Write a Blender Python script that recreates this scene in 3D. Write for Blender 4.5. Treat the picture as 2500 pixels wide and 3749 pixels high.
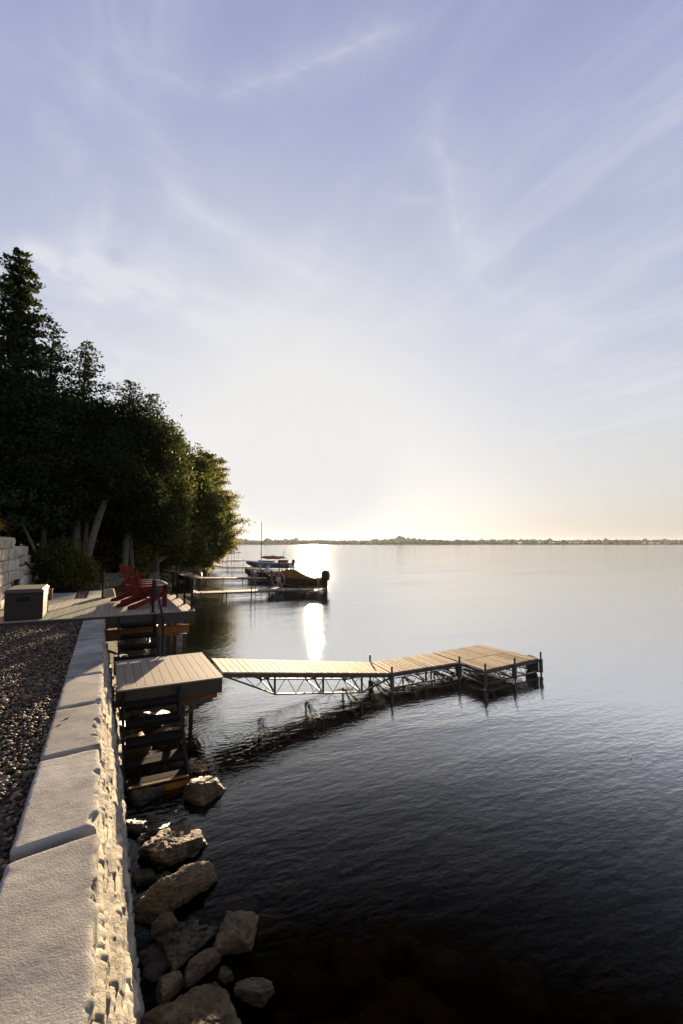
import bpy, math, random
import numpy as np
from mathutils import Vector, Matrix, noise as mnoise
random.seed(7); rng = np.random.default_rng(7)
R = math.radians
S = bpy.context.scene
for o in list(bpy.data.objects): bpy.data.objects.remove(o)

# ------------------------------------------------------------ camera, sky, sun, exposure
EYE = 3.4
cam = bpy.data.objects.new('camera', bpy.data.cameras.new('camera')); S.collection.objects.link(cam)
cam.location = (0, 0, EYE); cam.rotation_euler = (R(90 + 4.023), 0, R(-27.155))
cam.data.sensor_fit = 'VERTICAL'; cam.data.sensor_height = 36; cam.data.lens = 16.0
cam.data.clip_start = .05; cam.data.clip_end = 9000
S.camera = cam
SUN_AZ, SUN_EL = 23.6, 6.6
w = bpy.data.worlds.new('World'); S.world = w; w.use_nodes = True
def N(nt, t, **k):
    n = nt.nodes.new(t)
    for a, b in k.items(): setattr(n, a, b)
    return n
def world_nodes():
    nt = w.node_tree; nt.nodes.clear(); L = nt.links.new
    def m(op, a, b=None, c=None):
        n = N(nt, 'ShaderNodeMath', operation=op)
        for i, x in enumerate((a, b, c)):
            if x is None: continue
            if isinstance(x, (int, float)): n.inputs[i].default_value = x
            else: L(x, n.inputs[i])
        return n.outputs[0]
    def vm(op, a, b=None, out=0):
        n = N(nt, 'ShaderNodeVectorMath', operation=op)
        for i, x in enumerate((a, b)):
            if x is None: continue
            if isinstance(x, (tuple, list)): n.inputs[i].default_value = x
            else: L(x, n.inputs[i])
        return n.outputs[out]
    def mix(f, a, b, bt='MIX'):
        n = N(nt, 'ShaderNodeMix', data_type='RGBA', blend_type=bt)
        for i, x in ((0, f), (6, a), (7, b)):
            if isinstance(x, (int, float)): n.inputs[i].default_value = x
            elif isinstance(x, tuple): n.inputs[i].default_value = x
            else: L(x, n.inputs[i])
        return n.outputs[2]
    def smooth(x, a, b):
        n = N(nt, 'ShaderNodeMapRange', interpolation_type='SMOOTHSTEP')
        L(x, n.inputs[0]); n.inputs[1].default_value = a; n.inputs[2].default_value = b
        return n.outputs[0]
    sky = N(nt, 'ShaderNodeTexSky', sky_type='NISHITA', sun_disc=False)
    sky.sun_elevation = R(SUN_EL); sky.sun_rotation = R(SUN_AZ)
    sky.altitude = 100; sky.air_density = 1.0; sky.dust_density = 1.6; sky.ozone_density = 2.5
    tc = N(nt, 'ShaderNodeTexCoord'); d = vm('NORMALIZE', tc.outputs['Generated'])
    sep = N(nt, 'ShaderNodeSeparateXYZ'); L(d, sep.inputs[0])
    z = m('MAXIMUM', sep.outputs[2], 0.02)
    px, py = m('DIVIDE', sep.outputs[0], z), m('DIVIDE', sep.outputs[1], z)
    comb = N(nt, 'ShaderNodeCombineXYZ'); L(px, comb.inputs[0]); L(py, comb.inputs[1]); P = comb.outputs[0]
    sunv = (math.sin(R(SUN_AZ))*math.cos(R(SUN_EL)), math.cos(R(SUN_AZ))*math.cos(R(SUN_EL)), math.sin(R(SUN_EL)))
    # the bright veil of cirrus round the sun is thickest a little above it
    ga, ge = R(SUN_AZ-.8), R(SUN_EL+3.0)
    cs = vm('DOT_PRODUCT', d, (math.sin(ga)*math.cos(ge), math.cos(ga)*math.cos(ge), math.sin(ge)), out=1)
    # clear air: blue violet overhead paling to cream at the horizon, with the sky model's own variation
    zz = m('MAXIMUM', sep.outputs[2], 0.0)
    gr = N(nt, 'ShaderNodeValToRGB'); L(zz, gr.inputs[0]); e = gr.color_ramp.elements
    gr.color_ramp.interpolation = 'B_SPLINE'
    e[0].position = 0; e[0].color = (*[x*GR for x in (.50, .455, .40)], 1); e[1].position = 1; e[1].color = (*[x*GR for x in (.20, .23, .44)], 1)
    for p_, c_ in ((.09, (.68, .63, .56)), (.22, (.69, .68, .68)), (.38, (.50, .54, .70)), (.57, (.39, .435, .65)), (.74, (.295, .33, .615))):
        x = e.new(p_); x.color = (*[q*GR for q in c_], 1)
    grad = vm('SCALE', gr.outputs[0], None); grad.node.inputs['Scale'].default_value = 1/GR*10/EXPK
    hs = N(nt, 'ShaderNodeHueSaturation'); L(sky.outputs[0], hs.inputs['Color']); hs.inputs['Saturation'].default_value = SKY_SAT
    base = mix(1.0, hs.outputs[0], SKY_TINT, 'MULTIPLY')
    base = mix(.82, base, grad)
    veil = m('POWER', m('SUBTRACT', 1.0, m('MINIMUM', zz, 1.0)), 3.2)
    # aureole of light scattered forward by the thin cirrus round the low sun
    ang = m('ARCCOSINE', m('MINIMUM', cs, 0.99999))
    g1 = m('EXPONENT', m('MULTIPLY', m('POWER', m('DIVIDE', ang, 0.325), 2.3), -1.0))
    g2 = m('MULTIPLY', m('EXPONENT', m('MULTIPLY', m('DIVIDE', ang, 0.55), -1.0)), .52)
    K = 10/EXPK
    base = mix(g2, base, (.82*K, .80*K, .765*K, 1))
    glow = lambda b: mix(m('MINIMUM', m('MULTIPLY', g1, 1.15), 1.0), b, (.845*K, .84*K, .825*K, 1))
    # cirrus on a flat layer overhead
    def cloud(rot, sx, sy, off, detail, warp):
        mp = N(nt, 'ShaderNodeMapping'); L(P, mp.inputs[0])
        mp.inputs['Rotation'].default_value = (0, 0, R(rot)); mp.inputs['Scale'].default_value = (sx, sy, 1); mp.inputs['Location'].default_value = off
        n0 = N(nt, 'ShaderNodeTexNoise'); L(P, n0.inputs[0]); n0.inputs['Scale'].default_value = 1.1; n0.inputs['Detail'].default_value = 3
        v = vm('ADD', mp.outputs[0], vm('SCALE', vm('SUBTRACT', n0.outputs['Color'], (.5, .5, .5)), None))
        nt.nodes[-1]
        v.node.inputs[1].links[0].from_node.inputs['Scale'].default_value = warp
        n1 = N(nt, 'ShaderNodeTexNoise'); L(v, n1.inputs[0]); n1.inputs['Scale'].default_value = 1; n1.inputs['Detail'].default_value = detail; n1.inputs['Roughness'].default_value = .62
        return n1.outputs['Fac']
    c1 = smooth(cloud(-38, 2.6, .55, (3.1, .4, 0), 8, 1.0), .47, .78)
    c2 = smooth(cloud(-16, 3.4, .5, (9.3, 4.0, 0), 9, .9), .50, .82)
    c3 = smooth(cloud(-50, .9, .5, (1.0, 7.0, 0), 6, .6), .42, .75)
    # named streaks of cirrus drifting across the layer
    def streak(ax, ay, bx, by, wid, seed):
        dx, dy = bx-ax, by-ay; ln = math.hypot(dx, dy)
        q = vm('SUBTRACT', P, (ax, ay, 0))
        t = m('DIVIDE', vm('DOT_PRODUCT', q, (dx/ln, dy/ln, 0), out=1), ln)
        n0 = N(nt, 'ShaderNodeTexNoise'); L(P, n0.inputs[0]); n0.inputs['Scale'].default_value = .9 + seed*.15; n0.inputs['Detail'].default_value = 2.5
        s = m('ADD', vm('DOT_PRODUCT', q, (-dy/ln, dx/ln, 0), out=1), m('MULTIPLY', m('SUBTRACT', n0.outputs['Fac'], .5), wid*4+.06))
        mp = N(nt, 'ShaderNodeMapping'); L(P, mp.inputs[0]); mp.inputs['Rotation'].default_value = (0, 0, -math.atan2(dy, dx)+R(6)); mp.inputs['Scale'].default_value = (2.6/ln, .45/wid, 1)
        mp.inputs['Location'].default_value = (seed*3.7, seed, 0)
        n1 = N(nt, 'ShaderNodeTexNoise'); L(mp.outputs[0], n1.inputs[0]); n1.inputs['Scale'].default_value = 1.; n1.inputs['Detail'].default_value = 9; n1.inputs['Roughness'].default_value = .6
        core = m('ADD', m('MULTIPLY', m('EXPONENT', m('MULTIPLY', m('ABSOLUTE', m('DIVIDE', s, wid*.55)), -1.0)), .7), m('MULTIPLY', m('EXPONENT', m('MULTIPLY', m('POWER', m('ABSOLUTE', m('DIVIDE', s, wid*2.4)), 2.0), -1.0)), .42))
        ends = m('MULTIPLY', smooth(t, -.15, .25), m('SUBTRACT', 1.0, smooth(t, .75, 1.15)))
        return m('MULTIPLY', m('MULTIPLY', core, ends), smooth(n1.outputs['Fac'], .22, .60))
    ss = None
    for i, (ax, ay, bx, by, wd, k) in enumerate(STREAKS):
        s_ = m('MULTIPLY', streak(ax, ay, bx, by, wd, i+1), k)
        ss = s_ if ss is None else m('MAXIMUM', ss, s_)
    c = m('ADD', m('ADD', m('MULTIPLY', c1, .60), m('MULTIPLY', c2, .50)), m('MULTIPLY', c3, .22))
    c = m('MINIMUM', m('ADD', c, ss), 1.0)
    c = m('MULTIPLY', c, smooth(sep.outputs[2], .02, .22))
    base = glow(mix(m('MULTIPLY', c, .85), base, mix(veil, (.74*K, .76*K, .84*K, 1), (.85*K, .83*K, .79*K, 1))))
    bg = N(nt, 'ShaderNodeBackground'); L(base, bg.inputs[0]); bg.inputs[1].default_value = SKY_STR
    out = N(nt, 'ShaderNodeOutputWorld'); L(bg.outputs[0], out.inputs[0])
EXPO = 2.15; EXPK = 2**EXPO; GR = 1.0
SKY_SAT, SKY_TINT, SKY_STR = .75, (.55, .55, .62, 1), .1
STREAKS = [(-0.2, 1.82, 0.26, 1.9, 0.104, 1.6), (0.21, 1.89, 1.16, 2.52, 0.149, 1.6), (1.16, 2.52, 2.1, 2.79, 0.189, 1.3), (0.05, 1.25, 0.77, 1.6, 0.096, 0.6), (-0.27, 1.72, -0.04, 2.09, 0.096, 1.269), (0.66, 0.75, 1.07, 1.19, 0.034, 0.45), (0.85, 0.96, 1.51, 1.38, 0.063, 0.45), (0.51, 0.66, 0.19, 0.99, 0.021, 0.45), (0.19, 0.99, -0.03, 0.98, 0.025, 0.3), (1.31, 1.26, 4.02, 1.94, 0.273, 0.5), (0.69, 1.08, 0.92, 0.89, 0.031, 0.3), (0.24, 1.74, 0.91, 2.08, 0.111, 0.725), (-0.14, 0.99, 0.2, 1.24, 0.038, 0.25), (-0.43, 2.29, 0.75, 3.62, 0.271, 0.652), (1.01, 1.12, 1.09, 0.65, 0.039, 0.12)]
world_nodes()
sun = bpy.data.lights.new('sun', 'SUN'); sun.energy = 5.0; sun.angle = R(.55); sun.color = (1, .77, .49)
so = bpy.data.objects.new('sun', sun); S.collection.objects.link(so)
sd = Vector((math.sin(R(SUN_AZ))*math.cos(R(SUN_EL)), math.cos(R(SUN_AZ))*math.cos(R(SUN_EL)), math.sin(R(SUN_EL))))
so.rotation_euler = sd.to_track_quat('Z', 'Y').to_euler(); so.location = (0, 0, 30)
S.view_settings.view_transform = 'Standard'; S.view_settings.look = 'None'
S.view_settings.exposure = EXPO; S.view_settings.gamma = 1
S.render.engine = 'CYCLES'
S.cycles.caustics_reflective = False; S.cycles.caustics_refractive = False; S.cycles.max_bounces = 10; S.cycles.transparent_max_bounces = 24; S.cycles.sample_clamp_indirect = 6

# ------------------------------------------------------------ helpers
def tag(o, label=None, cat=None, group=None, kind=None):
    if label: o['label'] = label
    if cat: o['category'] = cat
    if group: o['group'] = group
    if kind: o['kind'] = kind
    return o
def empty(name, loc=(0, 0, 0), rz=0, label=None, cat=None, group=None):
    o = bpy.data.objects.new(name, None); S.collection.objects.link(o)
    o.location = loc; o.rotation_euler = (0, 0, rz); o.empty_display_size = .2
    return tag(o, label, cat, group)
def link(name, me, parent=None, mat=None, smooth=False, bevel=0):
    o = bpy.data.objects.new(name, me); S.collection.objects.link(o)
    if parent: o.parent = parent
    if mat: me.materials.append(mat)
    if smooth: me.polygons.foreach_set('use_smooth', [True]*len(me.polygons))
    if bevel:
        b = o.modifiers.new('bevel', 'BEVEL'); b.width = bevel; b.segments = 2; b.limit_method = 'ANGLE'; b.angle_limit = R(50)
    return o
def np_mesh(name, V, F, rnd=None):
    """V (n,3), F (m,k) int, all faces k-gons"""
    me = bpy.data.meshes.new(name); V = np.asarray(V, np.float32); F = np.asarray(F, np.int32)
    me.vertices.add(len(V)); me.vertices.foreach_set('co', V.ravel())
    m_, k = F.shape; me.loops.add(m_*k); me.loops.foreach_set('vertex_index', F.ravel())
    me.polygons.add(m_); me.polygons.foreach_set('loop_start', np.arange(0, m_*k, k, dtype=np.int32))
    try: me.polygons.foreach_set('loop_total', np.full(m_, k, np.int32))
    except Exception: pass
    me.update(calc_edges=True)
    if rnd is not None:
        a = me.attributes.new('rnd', 'FLOAT', 'FACE'); a.data.foreach_set('value', np.asarray(rnd, np.float32))
    me.validate(); return me
class MB:
    def __init__(s): s.v = []; s.f = []; s.r = []
    def add(s, vs, fs, r=None):
        n = len(s.v); s.v += [tuple(v) for v in vs]; s.f += [tuple(i+n for i in f) for f in fs]
        s.r += [random.random() if r is None else r]*len(fs); return s
    def hexa(s, p, r=None):   # 8 points: bottom 4 ccw, top 4 ccw
        return s.add(p, [(3, 2, 1, 0), (4, 5, 6, 7), (0, 1, 5, 4), (1, 2, 6, 5), (2, 3, 7, 6), (3, 0, 4, 7)], r)
    def box(s, x0, x1, y0, y1, z0, z1, r=None):
        return s.hexa([(x0, y0, z0), (x1, y0, z0), (x1, y1, z0), (x0, y1, z0), (x0, y0, z1), (x1, y0, z1), (x1, y1, z1), (x0, y1, z1)], r)
    def bar(s, a, b, wd, h, up=(0, 0, 1), r=None):
        a = Vector(a); b = Vector(b); d = (b-a).normalized(); u = Vector(up); sx = d.cross(u)
        if sx.length < 1e-4: sx = d.cross(Vector((1, 0, 0)))
        sx.normalize(); uu = sx.cross(d).normalized(); p = []
        for e in (a, b):
            for i, j in ((-1, -1), (1, -1), (1, 1), (-1, 1)): p.append(e+sx*wd/2*i+uu*h/2*j)
        return s.add(p, [(0, 1, 2, 3), (7, 6, 5, 4), (0, 4, 5, 1), (1, 5, 6, 2), (2, 6, 7, 3), (3, 7, 4, 0)], r)
    def tube(s, pts, rad, seg=10, caps=True, r=None):
        pts = [Vector(p) for p in pts]; n = len(pts)
        if not isinstance(rad, (list, tuple)): rad = [rad]*n
        vs = []; fs = []; prev = None
        for i, p in enumerate(pts):
            t = (pts[min(i+1, n-1)]-pts[max(i-1, 0)]).normalized()
            if prev is None: x = t.orthogonal().normalized()
            else: x = (prev-t*prev.dot(t)).normalized()
            prev = x; y = t.cross(x)
            for k in range(seg):
                a = 2*math.pi*k/seg; vs.append(p+(x*math.cos(a)+y*math.sin(a))*rad[i])
        for i in range(n-1):
            for k in range(seg):
                k2 = (k+1) % seg; fs.append((i*seg+k, i*seg+k2, (i+1)*seg+k2, (i+1)*seg+k))
        if caps: fs.append(tuple(range(seg))[::-1]); fs.append(tuple((n-1)*seg+k for k in range(seg)))
        return s.add(vs, fs, r)
    def build(s, name, mat, parent=None, smooth=False, bevel=0, xf=None):
        me = bpy.data.meshes.new(name)
        vs = s.v if xf is None else [xf @ Vector(v) for v in s.v]
        me.from_pydata(vs, [], s.f); me.update()
        a = me.attributes.new('rnd', 'FLOAT', 'FACE'); a.data.foreach_set('value', s.r)
        import bmesh
        bm = bmesh.new(); bm.from_mesh(me); bmesh.ops.recalc_face_normals(bm, faces=bm.faces); bm.to_mesh(me); bm.free()
        return link(name, me, parent, mat, smooth, bevel)
def vnoise(P, seed=0):
    P = np.asarray(P, np.float64)+seed*17.13; i = np.floor(P).astype(np.int64); f = P-i; f = f*f*(3-2*f)
    def h(a, b, c):
        n = (a*73856093) ^ (b*19349663) ^ (c*83492791); n = (n ^ (n >> 13))*1274126177 & 0x7fffffff
        n = (n ^ (n >> 11))*668265263 & 0x7fffffff; return (n % 65536)/65536.0
    r = 0
    for dx in (0, 1):
        for dy in (0, 1):
            for dz in (0, 1):
                wgt = (f[:, 0] if dx else 1-f[:, 0])*(f[:, 1] if dy else 1-f[:, 1])*(f[:, 2] if dz else 1-f[:, 2])
                r = r+wgt*h(i[:, 0]+dx, i[:, 1]+dy, i[:, 2]+dz)
    return r*2-1
def fbm(P, sc=1, oct=4, seed=0, gain=.5):
    P = np.asarray(P, float)*sc; a = 1; t = 0; r = 0
    for o in range(oct): r = r+a*vnoise(P*(2.03**o), seed+o*3); t += a; a *= gain
    return r/t

# ------------------------------------------------------------ materials
def mat(name, c1, c2=None, scale=6, rough=.8, bump=0, bscale=40, spec=.3, metal=0, rnd=0, coord='Object', detail=6, c3=None, stretch=None, bdist=.01, trans=0, sheen=0):
    m = bpy.data.materials.new(name); m.use_nodes = True; nt = m.node_tree; L = nt.links.new
    b = nt.nodes['Principled BSDF']; b.inputs['Roughness'].default_value = rough; b.inputs['Metallic'].default_value = metal
    b.inputs['Specular IOR Level'].default_value = spec
    tc = N(nt, 'ShaderNodeTexCoord'); src = tc.outputs[coord]
    if stretch:
        mp = N(nt, 'ShaderNodeMapping'); mp.inputs['Scale'].default_value = stretch; L(src, mp.inputs[0]); src = mp.outputs[0]
    n = N(nt, 'ShaderNodeTexNoise'); n.inputs['Scale'].default_value = scale; n.inputs['Detail'].default_value = detail; n.inputs['Roughness'].default_value = .6; L(src, n.inputs[0])
    cr = N(nt, 'ShaderNodeValToRGB'); e = cr.color_ramp.elements
    e[0].position = .3; e[1].position = .7; e[0].color = (*c1, 1); e[1].color = (*(c2 or c1), 1)
    if c3: x = e.new(.5); x.color = (*c3, 1)
    L(n.outputs['Fac'], cr.inputs[0]); col = cr.outputs[0]
    if rnd:
        at = N(nt, 'ShaderNodeAttribute', attribute_name='rnd'); mr = N(nt, 'ShaderNodeMapRange'); L(at.outputs['Fac'], mr.inputs[0]); mr.inputs[3].default_value = 1-rnd; mr.inputs[4].default_value = 1+rnd
        mm = N(nt, 'ShaderNodeVectorMath', operation='SCALE'); L(col, mm.inputs[0]); L(mr.outputs[0], mm.inputs['Scale']); col = mm.outputs[0]
    L(col, b.inputs['Base Color'])
    if bump:
        n2 = N(nt, 'ShaderNodeTexNoise'); n2.inputs['Scale'].default_value = bscale; n2.inputs['Detail'].default_value = 8; n2.inputs['Roughness'].default_value = .65; L(src, n2.inputs[0])
        bp = N(nt, 'ShaderNodeBump'); bp.inputs['Strength'].default_value = bump; bp.inputs['Distance'].default_value = bdist; L(n2.outputs['Fac'], bp.inputs['Height']); L(bp.outputs[0], b.inputs['Normal'])
    if trans:
        t = N(nt, 'ShaderNodeBsdfTranslucent'); L(col, t.inputs[0]); mx = N(nt, 'ShaderNodeMixShader'); mx.inputs[0].default_value = trans
        L(b.outputs[0], mx.inputs[1]); L(t.outputs[0], mx.inputs[2]); L(mx.outputs[0], nt.nodes['Material Output'].inputs[0])
    return m
M = {}
M['cap'] = mat('sawn_limestone', (.155, .145, .13), (.35, .33, .295), 2.0, .95, 1.0, 100, c3=(.26, .243, .218), bdist=.009, spec=.08, detail=14, rnd=.10)
M['face'] = mat('split_limestone', (.12, .115, .11), (.42, .375, .30), 6, .9, 1.0, 85, c3=(.29, .26, .21), bdist=.018, spec=.1, detail=12, rnd=.30)
M['block'] = mat('pale_block_stone', (.40, .35, .265), (.60, .54, .43), 4, .9, .8, 30, rnd=.14, bdist=.02, spec=.1)
def rock_mat(name, cols, rough0, moss):
    m = bpy.data.materials.new(name); m.use_nodes = True; nt = m.node_tree; L = nt.links.new; b = nt.nodes['Principled BSDF']
    tc = N(nt, 'ShaderNodeTexCoord'); geo = N(nt, 'ShaderNodeNewGeometry'); sp = N(nt, 'ShaderNodeSeparateXYZ'); L(geo.outputs['Position'], sp.inputs[0])
    n = N(nt, 'ShaderNodeTexNoise'); n.inputs['Scale'].default_value = 5; n.inputs['Detail'].default_value = 12; n.inputs['Roughness'].default_value = .7; L(geo.outputs['Position'], n.inputs[0])
    cr = N(nt, 'ShaderNodeValToRGB'); e = cr.color_ramp.elements; e[0].position = .32; e[0].color = (*cols[0], 1); e[1].position = .70; e[1].color = (*cols[2], 1); x = e.new(.5); x.color = (*cols[1], 1); L(n.outputs['Fac'], cr.inputs[0])
    pit = N(nt, 'ShaderNodeTexVoronoi'); pit.inputs['Scale'].default_value = 55; L(geo.outputs['Position'], pit.inputs[0])
    pr_ = N(nt, 'ShaderNodeMapRange'); L(pit.outputs['Distance'], pr_.inputs[0]); pr_.inputs[1].default_value = .05; pr_.inputs[2].default_value = .3
    mo = N(nt, 'ShaderNodeTexNoise'); mo.inputs['Scale'].default_value = 3.3; mo.inputs['Detail'].default_value = 5; L(geo.outputs['Position'], mo.inputs[0])
    mo2 = N(nt, 'ShaderNodeMapRange'); L(mo.outputs['Fac'], mo2.inputs[0]); mo2.inputs[1].default_value = .52; mo2.inputs[2].default_value = .62; mo2.inputs[4].default_value = moss
    mx = N(nt, 'ShaderNodeMix', data_type='RGBA'); L(mo2.outputs[0], mx.inputs[0]); L(cr.outputs[0], mx.inputs[6]); mx.inputs[7].default_value = (.05, .045, .012, 1)
    # stone soaked by the lake up to a ragged line a few centimetres above the water
    n3 = N(nt, 'ShaderNodeTexNoise'); n3.inputs['Scale'].default_value = 7; L(geo.outputs['Position'], n3.inputs[0])
    ad = N(nt, 'ShaderNodeMath', operation='MULTIPLY_ADD'); L(n3.outputs['Fac'], ad.inputs[0]); ad.inputs[1].default_value = -.12; L(sp.outputs[2], ad.inputs[2])
    wet = N(nt, 'ShaderNodeMapRange'); L(ad.outputs[0], wet.inputs[0]); wet.inputs[1].default_value = .0; wet.inputs[2].default_value = -.03; wet.inputs[3].default_value = 0; wet.inputs[4].default_value = 1
    dk_ = N(nt, 'ShaderNodeMix', data_type='RGBA', blend_type='MULTIPLY'); L(wet.outputs[0], dk_.inputs[0]); L(mx.outputs[2], dk_.inputs[6]); dk_.inputs[7].default_value = (.38, .33, .24, 1); L(dk_.outputs[2], b.inputs['Base Color'])
    ro = N(nt, 'ShaderNodeMapRange'); L(wet.outputs[0], ro.inputs[0]); ro.inputs[3].default_value = rough0; ro.inputs[4].default_value = .28; L(ro.outputs[0], b.inputs['Roughness']); b.inputs['Specular IOR Level'].default_value = .35
    n2 = N(nt, 'ShaderNodeTexNoise'); n2.inputs['Scale'].default_value = 38; n2.inputs['Detail'].default_value = 12; n2.inputs['Roughness'].default_value = .75; L(geo.outputs['Position'], n2.inputs[0])
    hh = N(nt, 'ShaderNodeMath', operation='MULTIPLY_ADD'); L(pr_.outputs[0], hh.inputs[0]); hh.inputs[1].default_value = .25; L(n2.outputs['Fac'], hh.inputs[2])
    bp = N(nt, 'ShaderNodeBump'); bp.inputs['Strength'].default_value = 1; bp.inputs['Distance'].default_value = .035; L(hh.outputs[0], bp.inputs['Height']); L(bp.outputs[0], b.inputs['Normal']); return m
M['rock'] = rock_mat('shore_limestone', ((.026, .017, .008), (.09, .064, .034), (.21, .158, .09)), .75, .5)
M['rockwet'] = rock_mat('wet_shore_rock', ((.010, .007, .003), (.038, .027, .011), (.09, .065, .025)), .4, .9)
M['bedstone'] = mat('algae_stones', (.03, .022, .01), (.13, .10, .05), 2.5, .9, .5, 20, c3=(.07, .052, .025), bdist=.02, spec=0)
M['comp'] = mat('composite_boards', (.215, .178, .13), (.27, .225, .165), 14, .75, .35, 260, rnd=.08, bdist=.003, spec=.2)
M['fascia'] = mat('composite_fascia', (.048, .040, .031), (.065, .055, .044), 10, .85, .4, 220, bdist=.003, spec=.1)  # darkened well below the deck boards to stand for shade on it
M['dockwood'] = mat('weathered_cedar', (.15, .10, .055), (.44, .33, .20), 9, .8, .7, 50, rnd=.42, stretch=(7, .7, 1), c3=(.32, .235, .14), bdist=.008, spec=.15, detail=10)
M['beam'] = mat('treated_timber', (.13, .055, .010), (.24, .115, .025), 6, .75, .5, 50, stretch=(.7, 6, 4), bdist=.005, spec=.15)
M['galv'] = mat('weathered_galvanised_steel', (.045, .042, .04), (.09, .085, .08), 14, .6, .1, 60, metal=.3)
M['tread'] = mat('shade_toned_tread', (.008, .007, .006), (.013, .011, .010), 10, .85, .3, 90, spec=.05)  # shade under the decks is put into this dark tread colour
M['black'] = mat('black_powder_coat', (.006, .006, .007), (.010, .010, .011), 8, .6, 0, spec=.15)
M['red'] = mat('red_poly_lumber', (.085, .004, .0025), (.12, .006, .0035), 12, .5, .2, 160, spec=.2, bdist=.002)
M['boxp'] = mat('storage_box_resin', (.034, .027, .021), (.044, .036, .028), 8, .7, .15, 120, spec=.12, bdist=.003)  # shade on the box front is put into this dark resin colour
M['boxlid'] = mat('storage_box_lid', (.085, .072, .062), (.10, .086, .074), 8, .6, .15, 120, spec=.2, bdist=.003)
M['bark'] = mat('bark', (.05, .042, .034), (.15, .13, .11), 6, .95, 1.0, 26, stretch=(3, 3, .5), bdist=.03, spec=.1)
M['barkpale'] = mat('pale_grey_bark', (.07, .063, .052), (.18, .165, .14), 6, .95, .9, 22, stretch=(3, 3, .5), bdist=.02, spec=.08)
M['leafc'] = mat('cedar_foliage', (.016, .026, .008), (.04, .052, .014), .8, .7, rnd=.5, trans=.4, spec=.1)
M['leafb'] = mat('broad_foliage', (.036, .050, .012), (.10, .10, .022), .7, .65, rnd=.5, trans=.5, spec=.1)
M['leafd'] = mat('shade_toned_foliage', (.009, .014, .004), (.026, .032, .009), .8, .7, rnd=.5, trans=.4, spec=.05)  # darker leaf copy, the shade of the left tree mass is in its colour
M['leafy'] = mat('sun_toned_foliage', (.10, .105, .024), (.22, .185, .05), .7, .65, rnd=.45, trans=.58, spec=.1)  # brighter leaf copy, golden sun on the lakeside trees is in its colour
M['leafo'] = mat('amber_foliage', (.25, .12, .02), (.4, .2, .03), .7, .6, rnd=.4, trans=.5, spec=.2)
M['soil'] = mat('bank_soil', (.016, .014, .009), (.05, .042, .026), 2, .95, .8, 12, bdist=.05, spec=.05)
M['gravelbed'] = mat('gravel_bed', (.02, .018, .015), (.08, .07, .06), 40, .95, 1, 60, bdist=.02, spec=.1)
M['slab'] = mat('grey_paving', (.16, .155, .15), (.24, .23, .22), 5, .85, .4, 80, bdist=.004, spec=.15)
M['canvas'] = mat('brown_boat_canvas', (.20, .125, .05), (.32, .21, .09), 3, .9, .5, 12, bdist=.05, spec=.1, trans=.6)
M['hulldark'] = mat('dark_hull', (.045, .028, .014), (.085, .058, .03), 3, .45, spec=.4)
M['hullwhite'] = mat('pale_gelcoat', (.42, .42, .45), (.55, .55, .58), 3, .3, spec=.5)
M['hullgrey'] = mat('grey_gelcoat', (.16, .15, .15), (.22, .21, .21), 3, .35, spec=.5)
M['alu'] = mat('bright_aluminium', (.5, .5, .5), (.62, .62, .62), 9, .4, metal=.6)
M['motor'] = mat('outboard_cover', (.05, .035, .02), (.09, .065, .035), 5, .5, .2, 20, trans=.1)
M['flag'] = mat('red_flag_cloth', (.35, .04, .03), (.45, .06, .04), 5, .8, trans=.4)
M['net'] = mat('blue_net', (.05, .065, .11), (.10, .12, .19), 30, .8, .6, 60, bdist=.01, trans=.2)
M['tarp'] = mat('blue_grey_cover', (.10, .12, .19), (.17, .19, .27), 6, .6, .3, 20, bdist=.02)
M['hill'] = mat('far_pasture', (.09, .085, .04), (.12, .11, .05), .004, .95, detail=3, spec=.05)
M['field'] = mat('straw_field', (.36, .27, .12), (.42, .32, .15), .01, .95, spec=.05)
M['farwood'] = mat('far_wood_leaves', (.035, .045, .02), (.07, .08, .035), .05, .95, rnd=.4, spec=.05)
# pebbles: colour by pebble
def gravel_mat():
    m = bpy.data.materials.new('mixed_river_gravel'); m.use_nodes = True; nt = m.node_tree; L = nt.links.new; b = nt.nodes['Principled BSDF']
    at = N(nt, 'ShaderNodeAttribute', attribute_name='rnd'); cr = N(nt, 'ShaderNodeValToRGB'); cr.color_ramp.interpolation = 'CONSTANT'
    cols = [(.030, .021, .014), (.050, .036, .024), (.085, .062, .042), (.055, .030, .017), (.12, .09, .062), (.055, .047, .040), (.11, .068, .036), (.19, .15, .105), (.034, .027, .022), (.14, .105, .068)]
    e = cr.color_ramp.elements; e[0].color = (*cols[0], 1); e[1].position = .1; e[1].color = (*cols[1], 1)
    for i in range(2, 10): x = e.new(i/10); x.color = (*cols[i], 1)
    L(at.outputs['Fac'], cr.inputs[0]); L(cr.outputs[0], b.inputs['Base Color']); b.inputs['Roughness'].default_value = .7
    b.inputs['Specular IOR Level'].default_value = .15
    return m
M['gravel'] = gravel_mat()
def glass_mat():
    m = bpy.data.materials.new('rail_glass'); m.use_nodes = True; nt = m.node_tree; L = nt.links.new; nt.nodes.clear()
    o = N(nt, 'ShaderNodeOutputMaterial'); mx = N(nt, 'ShaderNodeMixShader'); t = N(nt, 'ShaderNodeBsdfTransparent'); g = N(nt, 'ShaderNodeBsdfGlossy')
    t.inputs[0].default_value = (.86, .90, .87, 1); g.inputs['Roughness'].default_value = .03
    f = N(nt, 'ShaderNodeFresnel'); f.inputs[0].default_value = 1.45
    L(f.outputs[0], mx.inputs[0]); L(t.outputs[0], mx.inputs[1]); L(g.outputs[0], mx.inputs[2]); L(mx.outputs[0], o.inputs[0]); return m
M['glass'] = glass_mat()
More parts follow.
